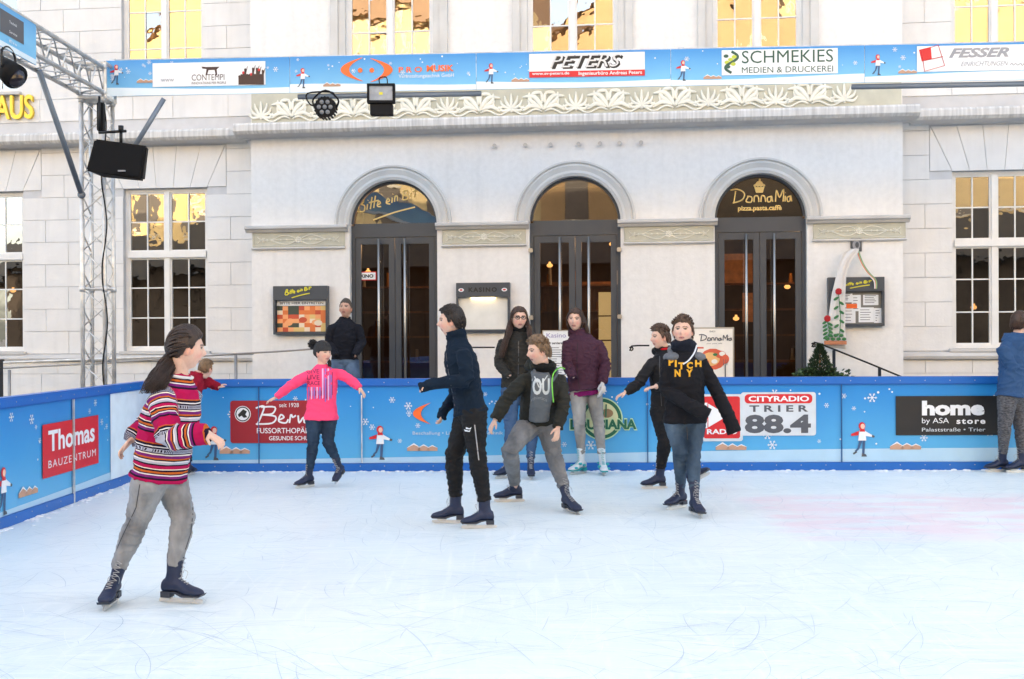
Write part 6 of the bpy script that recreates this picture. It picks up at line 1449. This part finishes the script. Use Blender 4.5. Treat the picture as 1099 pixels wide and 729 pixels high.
# 2 ---- child in a red jumper leaning on the barrier
P2 = person('child in a dark red jumper leaning over the back barrier behind the striped jumper girl',
    dict(Z=11.35, head=(221, 395, .22), neck=(212, 403, .15), sa=(204, 408, .05), sb=(214, 405, .28), ea=(203, 420, .10), wa=(219, 414, .38), ta=(226, 416, .42), eb=(228, 412, .38), wb=(234, 416, .36), tb=(239, 413, .40), pel=(199, 441, .0), ka=(196, 475, .02), kb=(201, 475, .10)),
    60, (196, 512, 80, 0, 0), (203, 510, 80, 0, 0), s=.80, hair=dict(style='short', m=hairL), top=dict(m=fabric('dark red wool', S(140, 22, 44)), name='red_jumper', hem=.05), legs=dict(m=denim('dark navy denim', (.03, .04, .07), (.015, .02, .035))), rnd_seed=5)

# 3 ---- pink girl
P3 = person('girl in a bright pink sweatshirt and dark bobble hat with arms stretched wide',
    dict(Z=10.65, head=(347, 378, 0), neck=(346, 394, .02), sa=(332, 400, -.04), sb=(361.5, 398.5, .06), ea=(313, 413, -.08), wa=(296.5, 426.5, -.10), ta=(282.5, 433, -.12), eb=(374, 406, .02), wb=(386, 416.5, -.02), tb=(392.5, 426, -.05), pel=(345, 443, .02), ka=(336, 476, -.04), kb=(352, 474.5, -.02)),
    -42, (330, 523, -130, 0, 0), (366, 512.5, -105, -22, .08), s=.87, tilt=-3, hair=dict(style='buzz', m=hairB, extra=dict(px_paths=[([(351, 384, .02), (353.5, 389, .0), (354, 395, -.05)], .008, .012, 30, .005)])), top=dict(m=mat('fluorescent pink sweat fabric', S(250, 70, 118), .9, var=.08, vs=9, bump=.3, bs=300), name='pink_sweatshirt', th=.015, arm=.010, hem=.07, hemw=.024, pad=.010, collar=.01, amp=.005),
    legs=dict(m=denim('dark blue denim', (.030, .055, .095), (.015, .025, .045)), th=.008), palm=[(0, -.1, -1), (-.3, 0, -1)], thumbs=(1, -1), rnd_seed=7, curl=.2)
mb = MB(); C, M, s = P3['head'], P3['HM'], P3['s']; vs = []; nu, nv = 64, 40
for i in range(nv + 1):
    t = math.pi * i / nv
    for j in range(nu):
        q = 2 * math.pi * j / nu; d = Vector((math.sin(t) * math.cos(q), math.sin(t) * math.sin(q), -math.cos(t))); p = head_pt(d, False); lim = .042 if d.y > .0 else .042 + d.y * .080
        k = .020 + .004 * math.cos(q * 22); p = p + d * k if p.z > lim else (p * .9 if p.z < lim - .02 else p + d * .012); p += Vector((0, -.012, .008)) * (1 if p.z > lim else 0); vs.append(C + M @ (p * s))
mb.add(vs, [(i * nu + j, i * nu + (j + 1) % nu, (i + 1) * nu + (j + 1) % nu, (i + 1) * nu + j) for i in range(nv) for j in range(nu)])
hatm = fabric('dark grey knitted wool', (.045, .047, .05), bump=.9, bs=160); hat = part(P3, mb, 'bobble_hat', hatm)
mb = MB(); pc_ = at(335.8, 369.5, 10.70); random.seed(2)
for k in range(420):
    d = Vector((random.gauss(0, 1), random.gauss(0, 1), random.gauss(0, 1))).normalized(); mb.tube([pc_, pc_ + d * random.uniform(.042, .056)], [.006, .002], 4)
part(P3, mb, 'bobble', hatm, parent=hat)
items = [('text', ('GIVE', (329, 396, 342.5, 401), 0, {}), 0), ('text', ('LIVE', (329.5, 402.5, 343, 407.5), 0, {}), 0), ('text', ('RACE', (330, 409, 343.5, 413.5), 0, {}), 0)]
random.seed(5)
for k in range(9):
    x = 330.5 + k * 3.0; y0 = 395.5 if x > 343 else 415.5; y1 = 431 - random.random() * 4; items.append(('poly', [(x, y0), (x + 1.7, y0), (x + 1.5, y1), (x + .2, y1 + 1)], 1 if k % 2 else 2))
    items.append(('poly', [(x + 1.9, y0 + 4), (x + 2.5, y0 + 4), (x + 2.4, y1 - 3), (x + 1.8, y1 - 3)], 2 if k % 2 else 0))
project_print(P3['top'], items, P3['root'], [mat('plum print', S(120, 40, 80), .8), mat('pale lilac print', S(225, 175, 215), .8), mat('violet print', S(150, 110, 190), .8)], 'flag_print')

# 4 ---- man by the door
P4 = person('man in a dark navy jacket and blue jeans waiting beside the left door',
    dict(Z=14.35, head=(371, 330.5, 0), neck=(370, 343.5, .05), sa=(356, 350, -.02), sb=(384, 349.5, .04), ea=(353, 368, .0), wa=(361, 382, -.14), ta=(366, 386, -.16), eb=(388.5, 368, .02), wb=(380, 382, -.14), tb=(375, 386, -.14), pel=(370, 387, .04), ka=(365, 421, -.05), kb=(381, 420, -.10)),
    -100, (362, 458, -110, 0, 0), (388, 459, -70, 0, 0), ground=TER, boots=None, s=1.0, tilt=-14, hands=(0, 0), hair=dict(style='buzz', m=mat('greying brown hair', (.07, .055, .045), .6)), skin=(.58, .36, .27),
    top=dict(m=fabric('black navy jacket cloth', (.012, .014, .022)), hem=-.02, hemw=.010, pad=.012, collar=.03, th=.014, arm=.010), legs=dict(m=denim('mid blue denim', (.10, .16, .26), (.05, .08, .14)), th=.014), rnd_seed=9, girth=1.1)
for (p, yaw, _, _) in P4['feet']:
    mb = MB(); f = Vector((math.cos(R(yaw)), math.sin(R(yaw)), 0)); r = f.cross(Vector((0, 0, 1)))
    mb.loft([(p + f * x + Vector((0, 0, h / 2)), r * w_, Vector((0, 0, h / 2))) for x, w_, h in ((-.08, .02, .08), (-.06, .035, .11), (0, .04, .12), (.08, .045, .08), (.15, .045, .06), (.19, .025, .04))], 16); part(P4, mb, 'shoe', mat('black leather', (.02, .018, .016), .4))

# 5 ---- navy boy
P5 = person('boy in a navy fleece jacket and black track trousers skating to the left in profile',
    dict(Z=8.45, head=(484.5, 343.5, 0), neck=(490, 365, .02), sa=(497, 377, -.16), sb=(487, 376, .17), ea=(502, 408, -.22), wa=(466, 411.5, -.22), ta=(445, 418, -.24), eb=(489, 424, .22), wb=(477, 440, .16), tb=(472.5, 453, .14), pel=(505, 441, .0), ka=(512, 489, -.10), kb=(487, 490, .09)),
    180, (519, 567, -172, 0, 0), (487, 561.5, 178, 0, 0), s=1.0, tilt=0, hair=dict(style='short', m=hairB), top=dict(m=fabric('navy fleece', S(17, 32, 48), var=.15), name='fleece_jacket', hem=.02, hemw=.012, pad=.006, collar=.06, th=.014, arm=.008, amp=.008, cover=(1, 1)), legs=dict(m=fabric('black track cloth', (.010, .010, .011), .7), th=.014, top_th=.014, amp=.007),
    palm=[(0, 0, -1), (-.6, 0, -.3)], thumbs=(-1, 1), rnd_seed=11, skin=(.73, .47, .36))
mb = MB(); a, b = P5['W']['ka'], P5['ankles'][0]
project_print(P5['tro'], [('poly', [(508.8, 456), (510, 456), (514.5, 494), (513.3, 494)], 0), ('poly', [(500, 458.5), (504, 460), (506, 458.5), (505, 461), (500, 460.5)], 1), ('poly', [(498, 461), (503, 462.5), (505, 461.8), (504, 463.5), (499, 463)], 1)], P5['root'], [midp, whitep], 'zip_and_logo')

# 6 ---- woman with glasses
P6 = person('woman with glasses and long dark hair in a black padded jacket at the barrier',
    dict(Z=11.42, head=(557, 340.5, 0), neck=(557.5, 357, .05), sa=(540, 366, .0), sb=(575, 366, .04), ea=(535.5, 390, -.04), wa=(546.5, 404, -.16), ta=(552, 408, -.18), eb=(581, 389, -.02), wb=(571, 402, -.16), tb=(565, 406, -.18), pel=(556, 417, .04), ka=(548, 459, -.03), kb=(571, 460, -.02)),
    -80, (545, 513, -140, 0, 0), (569.5, 513.5, -88, 0, 0), s=1.0, glasses=True, hands=(0, 0), hair=dict(style='long', m=hairR, extra=dict(px_paths=[([(551, 337, .04), (549.5, 343, .03), (547.5, 349, .0), (546, 356, -.06), (541, 372, -.12), (538, 386, -.14)], .010, .032, 90, .005), ([(564, 337, .04), (565, 343, .03), (566.5, 349, .0), (568, 355, -.06), (570, 368, -.12), (571, 380, -.14)], .010, .024, 80, .005)])),
    top=dict(m=fabric('black olive padded cloth', (.022, .021, .018), .6), hem=.0, hemw=.014, pad=.02, collar=.03, hood=.8, th=.020, arm=.012, amp=.008, fs=15), legs=dict(m=denim('blue denim', (.06, .11, .21), (.03, .06, .12)), th=.009), rnd_seed=13)
scarf(P6, fabric('black scarf', (.012, .012, .012)), .020, 3)

# 7 ---- crouching boy
P7 = person('boy with fair hair crouching forward in a dark jacket over a grey hooded shirt',
    dict(Z=9.35, head=(578, 375.5, -.14), neck=(583, 397, -.06), sa=(562, 405, -.10), sb=(601, 405, .06), ea=(543, 430, -.16), wa=(531.5, 450.5, -.20), ta=(524.5, 464, -.22), eb=(605, 434, -.10), wb=(599, 459, -.20), tb=(596, 476, -.24), pel=(578, 452, .06), ka=(547, 483, -.22), kb=(594, 487, -.06)),
    -155, (551, 538.5, -172, 0, 0), (611, 549.5, -62, -4, 0, 8), s=1.0, tilt=4, hair=dict(style='quiff', m=hairL), top=dict(m=fabric('dark olive jacket cloth', (.024, .024, .019), .7), hem=.0, hemw=.012, pad=.02, collar=.0, hood=1.15, th=.020, arm=.014, amp=.008), legs=dict(m=denim('grey denim', (.20, .205, .215), (.11, .115, .12), 8), th=.014, amp=.007),
    palm=[(.3, .2, -.6), (-.4, .1, -.6)], thumbs=(1, -1), rnd_seed=15)
fr = P7['Y'] if P7['Y'].y < 0 else -P7['Y']; s = P7['sc']; pel, Zs, X2 = P7['pel'], P7['Z'], P7['X']; SL = (P7['neck'] - pel).length
gy = mat('grey sweat fabric', S(92, 98, 104), .9, var=.15, vs=12, bump=.3, bs=300); mb = MB()
mb.loft([(pel + Zs * SL * t + fr * f_ - X2 * .062, X2 * (w_ + .022), P7['Y'] * .062) for t, f_, w_ in ((.10, .122, .070), (.25, .120, .074), (.5, .125, .078), (.72, .125, .076), (.86, .105, .070), (.96, .06, .06))], 20)
hd_ = tight(P7, 'hooded_shirt', gy, mb, .007, .004)
project_print(hd_, [('text', ('YOU', (563, 406, 590, 424), 0, dict(off=.035)), 0), ('text', ('athletics', (569, 428, 587, 431.5), 3, {}), 1), ('poly', [(573, 404), (574.2, 404), (579.2, 416), (578, 416)], 0), ('poly', [(587, 403), (588.2, 403), (579.6, 416), (578.4, 416)], 0)], P7['root'], [mat('off white print', S(200, 205, 205), .8), mat('grey print on cloth', S(140, 146, 150), .8)], 'chest_print')
mb = MB(); c0 = P7['neck']
for sg in (-1, 1): mb.tube(catmull([c0 + P7['X'] * .10 * sg - P7['Y'] * 0 + Vector((0, .02, .02)), c0 + P7['X'] * .105 * sg + fr * .07 - Zs * .03, c0 + P7['X'] * (.06 * sg - .04) + fr * .13 - Zs * .10, c0 + P7['X'] * (.02 * sg - .06) + fr * .145 - Zs * .16], 5), .013, 8)
tight(P7, 'hood_edge', gy, mb, .006, .003)
scarf(P7, fabric('black scarf', (.012, .012, .012)), .030, 5)
mb = MB(); cord = [at(598.5, 396, 9.22), at(594, 401, 9.16), at(592.6, 410, 9.12), at(593, 422, 9.10), at(594, 432, 9.10)]; mb.tube(catmull(cord, 5), .006, 6); mb.tube(catmull([at(598.5, 396, 9.22), at(602, 394.5, 9.24), at(606, 396, 9.28)], 4), .006, 6); part(P7, mb, 'green_cord', mat('lime green cord', S(110, 190, 70), .7))

# 8 ---- woman in plum coat
P8 = person('woman in a plum padded coat and grey jeans wearing white and teal hire skates',
    dict(Z=11.6, head=(617.5, 342, 0), neck=(621, 358.5, .05), sa=(609, 367, -.02), sb=(642, 367.5, .04), ea=(609, 392, -.06), wa=(615, 405, -.16), ta=(619, 409, -.17), eb=(650, 391, .0), wb=(647, 411, -.06), tb=(645, 423, -.08), pel=(628, 415, .04), ka=(622, 455, -.04), kb=(642, 453, -.01)),
    -105, (623, 508.5, -135, 0, 0), (647, 509, -88, 0, 0), s=1.0, boots='white', hands=(0, 1), hroll=-3, hair=dict(style='long', m=hairR, extra=dict(px_paths=[([(612, 339, .04), (610.5, 344, .03), (609.5, 348, .0), (611, 356, -.01)], .008, .010, 40, .0045), ([(625, 339, .05), (627, 344, .05), (629, 350, .03), (631, 360, .0)], .010, .016, 50, .005)])),
    top=dict(m=fabric('plum padded cloth', S(66, 36, 52), .6, var=.12), name='padded_coat', hem=.03, hemw=.022, pad=.024, collar=.035, hood=.9, th=.022, arm=.014, amp=.008, fs=14), legs=dict(m=denim('grey brown jeans cloth', (.34, .33, .31), (.12, .115, .11), 5), th=.005), rnd_seed=17, palm=[(0, 0, -1), (-.8, .2, -.2)])
mb = MB(); mb.ball(P8['W']['wb'].lerp(P8['W']['tb'], .55), (.045, .035, .055), 14, 10); hand_mb(mb, P8['W']['wb'] + Vector((0, 0, .01)), P8['W']['tb'], Vector((-.8, .2, -.2)), -1, 1.12, .35); tight(P8, 'white_glove', fabric('white wool', (.60, .58, .56)), mb, .006, .0015)
mb = MB(); c = P8['pel'] - P8['Z'] * .045; mb.loft([(c, P8['X'] * .185, P8['Y'] * .14), (c - P8['Z'] * .05, P8['X'] * .182, P8['Y'] * .138)], 28); tight(P8, 'magenta_shirt_hem', fabric('magenta cotton', S(110, 20, 85)), mb, .008, .006)

# 9 ---- back boy
P9 = person('boy in black jacket with red collar stretching an arm behind the lettered hoodie boy',
    dict(Z=10.42, head=(708.5, 361, 0), neck=(713, 378, .03), sa=(699.5, 387, -.04), sb=(728, 387, .06), ea=(686, 411, -.10), wa=(671.5, 421.5, -.14), ta=(660.5, 426.5, -.16), eb=(722, 413, -.16), wb=(704, 415, -.30), tb=(689, 418, -.34), pel=(716, 437, .04), ka=(713.5, 473, -.05), kb=(731, 472, .12)),
    -158, (706, 524.5, -170, 0, 0), (748, 517, -35, 30, .10), s=.95, tilt=0, hair=dict(style='quiff', m=hairM), top=dict(m=fabric('black shell cloth', (.010, .010, .012), .6), hem=.04, hemw=.012, pad=.010, collar=.04, hood=.8, th=.016, arm=.010), legs=dict(m=fabric('black trousers cloth', (.012, .012, .014), .8), th=.014), palm=[(0, 0, -1), (0, 0, -1)], rnd_seed=19, skin=(.73, .47, .36))
mb = MB(); nd = P9['neck'] + (P9['nb'] - P9['neck']) * .3; mb.tube([nd + P9['X'] * .062 * math.cos(q) + P9['Y'] * .06 * math.sin(q) for q in [i * .3142 for i in range(21)]], .014, 8); part(P9, mb, 'red_collar', fabric('red cotton', S(190, 25, 35)))

# 10 ---- boy in the lettered hoodie
P10 = person('boy in black hooded top with yellow letters and blue jeans, sleeves over his hands',
    dict(Z=9.1, head=(733, 354, -.02), neck=(734.5, 376, .03), sa=(717.5, 386, .0), sb=(753, 386, .02), ea=(714, 419, -.02), wa=(744, 437, -.22), ta=(766, 449, -.26), eb=(770, 422, .0), wb=(783, 449, -.08), tb=(790, 470, -.10), pel=(735, 448, .02), ka=(730, 486, -.10), kb=(744, 488, -.08)),
    -108, (729, 545.5, -138, 0, 0), (745.5, 553.5, -80, 0, 0, -4), s=1.0, tilt=-8, hands=(0, 0), hair=dict(style='quiff', m=hairM), top=dict(m=fabric('black sweat fabric', (.010, .010, .013), .85, var=.15), name='hooded_top', hem=.05, hemw=.010, pad=.010, collar=.0, th=.016, arm=.008, cover=(1, 1), flare=.022, amp=.007), legs=dict(m=denim('washed blue denim', (.08, .12, .17), (.022, .038, .062), 5), th=.005), rnd_seed=21)
gyh = mat('heather grey hood', S(104, 108, 114), .9, var=.2, vs=30, bump=.3, bs=300); mb = MB(); n_ = P10['neck']; X2, Y2, Z2 = P10['X'], P10['Y'], P10['Z']; bk = Y2 if Y2.y > 0 else -Y2
mb.ball(n_ + bk * .09 - Z2 * .02, (.13, .08, .06), 18, 12, M=Matrix((X2, Y2, Z2)).transposed())
for q in range(11): a_ = math.pi * (q / 10 * 1.3 - .15); mb.ball(n_ + X2 * (.120 * math.cos(a_)) + bk * (.065 * math.sin(a_)) - Z2 * (.052 + .03 * abs(math.cos(a_))), (.066, .080, .040), 12, 8)
tight(P10, 'grey_hood', gyh, mb, .008, .004)
scarf(P10, fabric('dark navy scarf', (.014, .017, .028)), .032, 6)
mb = MB(); mb.tube(catmull([at(748, 370.5, 8.98), at(745, 379, 8.93), at(739, 387, 8.90), at(733, 391, 8.90)], 4), .0065, 8); part(P10, mb, 'white_lining', mat('white lining', (.66, .68, .72), .9))
yl = mat('yellow felt letters', S(222, 165, 40), .85); items = []
for ch_, x, y, a_ in (('P', 716.5, 383.5, .3), ('I', 723.5, 387, .2), ('T', 729, 389.5, .1), ('C', 737, 389.5, 0), ('H', 745.5, 386.5, -.15)):
    pass
items = [('text', ('P', (717.5, 385, 723, 392.5), 0, dict(off=.05)), 0), ('text', ('I', (724.2, 386.5, 726.4, 394), 0, dict(off=.05)), 0), ('text', ('T', (728, 389, 734.5, 396.5), 0, dict(off=.05)), 0), ('text', ('C', (737, 388.5, 743.5, 396), 0, dict(off=.05)), 0), ('text', ('H', (746, 386.5, 753, 394), 0, dict(off=.05)), 0),
         ('text', ('N', (724, 396.5, 730.5, 404.5), 0, dict(off=.05)), 0), ('text', ('Y', (736.5, 396.5, 743.5, 404.5), 0, dict(off=.05)), 0)]
project_print(P10['top'], items, P10['root'], [yl], 'chest_letters')

# 11 ---- person at the right edge
def streak():
    m = mat('black grey streaked leggings', (.13, .13, .14), .9, var=.2, vs=38, dark=(.018, .018, .022), stretch=(1, 1, 3.2), bump=.2, bs=300); return m
P11 = person('person in blue hooded jacket and mottled leggings at the right edge',
    dict(Z=11.42, head=(1094.5, 346, .06), neck=(1092, 363, .02), sa=(1077, 373, -.10), sb=(1104, 371, .22), ea=(1087, 396, -.10), wa=(1106, 404, .10), ta=(1115, 408, .16), eb=(1112, 394, .26), wb=(1120, 402, .26), tb=(1130, 404, .3), pel=(1086, 423, .0), ka=(1078, 460, -.04), kb=(1096, 461, .08)),
    35, (1074, 506.5, -174, 0, 0), (1095, 507, -168, 0, 0), s=1.0, tilt=-6, hair=dict(style='short', m=hairR), top=dict(m=fabric('blue jacket cloth', S(44, 76, 116), .6, var=.1), hem=.03, hemw=.02, pad=.020, collar=.04, hood=0, th=.024, arm=.020, amp=.008), legs=dict(m=streak(), th=.008), rnd_seed=23)
mb = MB(); n_ = P11['neck']; bk = Vector((-.62, -.75, 0)).normalized(); sd_ = Vector((.75, -.62, 0)).normalized()
mb.loft([(n_ + bk * .06 + Vector((0, 0, .03)), sd_ * .12, bk * .06), (n_ + bk * .11 - Vector((0, 0, .04)), sd_ * .135, bk * .075), (n_ + bk * .14 - Vector((0, 0, .13)), sd_ * .10, bk * .05), (n_ + bk * .14 - Vector((0, 0, .19)), sd_ * .05, bk * .03)], 20); tight(P11, 'hood', MATS['blue jacket cloth'], mb, .008, .006)

# seams, zips and fades on the cloth
seam = mat('dark seam', (.06, .06, .065), .9); fade = mat('pale worn denim', (.46, .46, .45), .9, var=.3, vs=30); dirt = mat('dark wet knee patch', (.13, .125, .13), .8, var=.4, vs=30)
ln = lambda pts, w_: ('poly', [(x - w_, y) for x, y in pts] + [(x + w_, y) for x, y in pts[::-1]], 0)
def seams(P, key, lines, w_=.45, m=None, name='seam', lift=.003): 
    it = []
    for pts in lines:
        for p, q in zip(pts, pts[1:]): it.append(ln([p, q], w_))
    project_print(P[key], it, P['root'], [m or seam], name, lift)
seams(P1, 'tro', [[(150, 520), (146, 545), (133, 572), (124, 592)], [(206, 530), (207, 552), (205, 572), (199, 590)]], .5)
zipm = mat('zip metal', (.07, .07, .075), .4, .6)
seams(P5, 'top', [[(478, 372), (480, 392), (484, 414), (488, 436)]], .4, zipm, 'zip')
seams(P6, 'top', [[(556.5, 366), (556.5, 386), (556, 404), (556, 418)]], .5, zipm, 'zip')
seams(P8, 'top', [[(620, 368), (619, 386), (620, 404), (622, 418)], [(611, 396), (616, 393)], [(636, 398), (642, 394)]], .4, mat('dark plum seam', (.02, .008, .015), .8), 'placket')
seams(P9, 'top', [[(708, 382), (708, 400), (709, 420), (710, 436)]], .4, zipm, 'zip')
seams(P10, 'tro', [[(737, 458), (738, 472)]], .4)
seams(P11, 'top', [[(1076, 395), (1082, 394)], [(1069, 424), (1084, 425), (1098, 425)]], .4, mat('navy seam', (.01, .02, .05), .8), 'stitching')
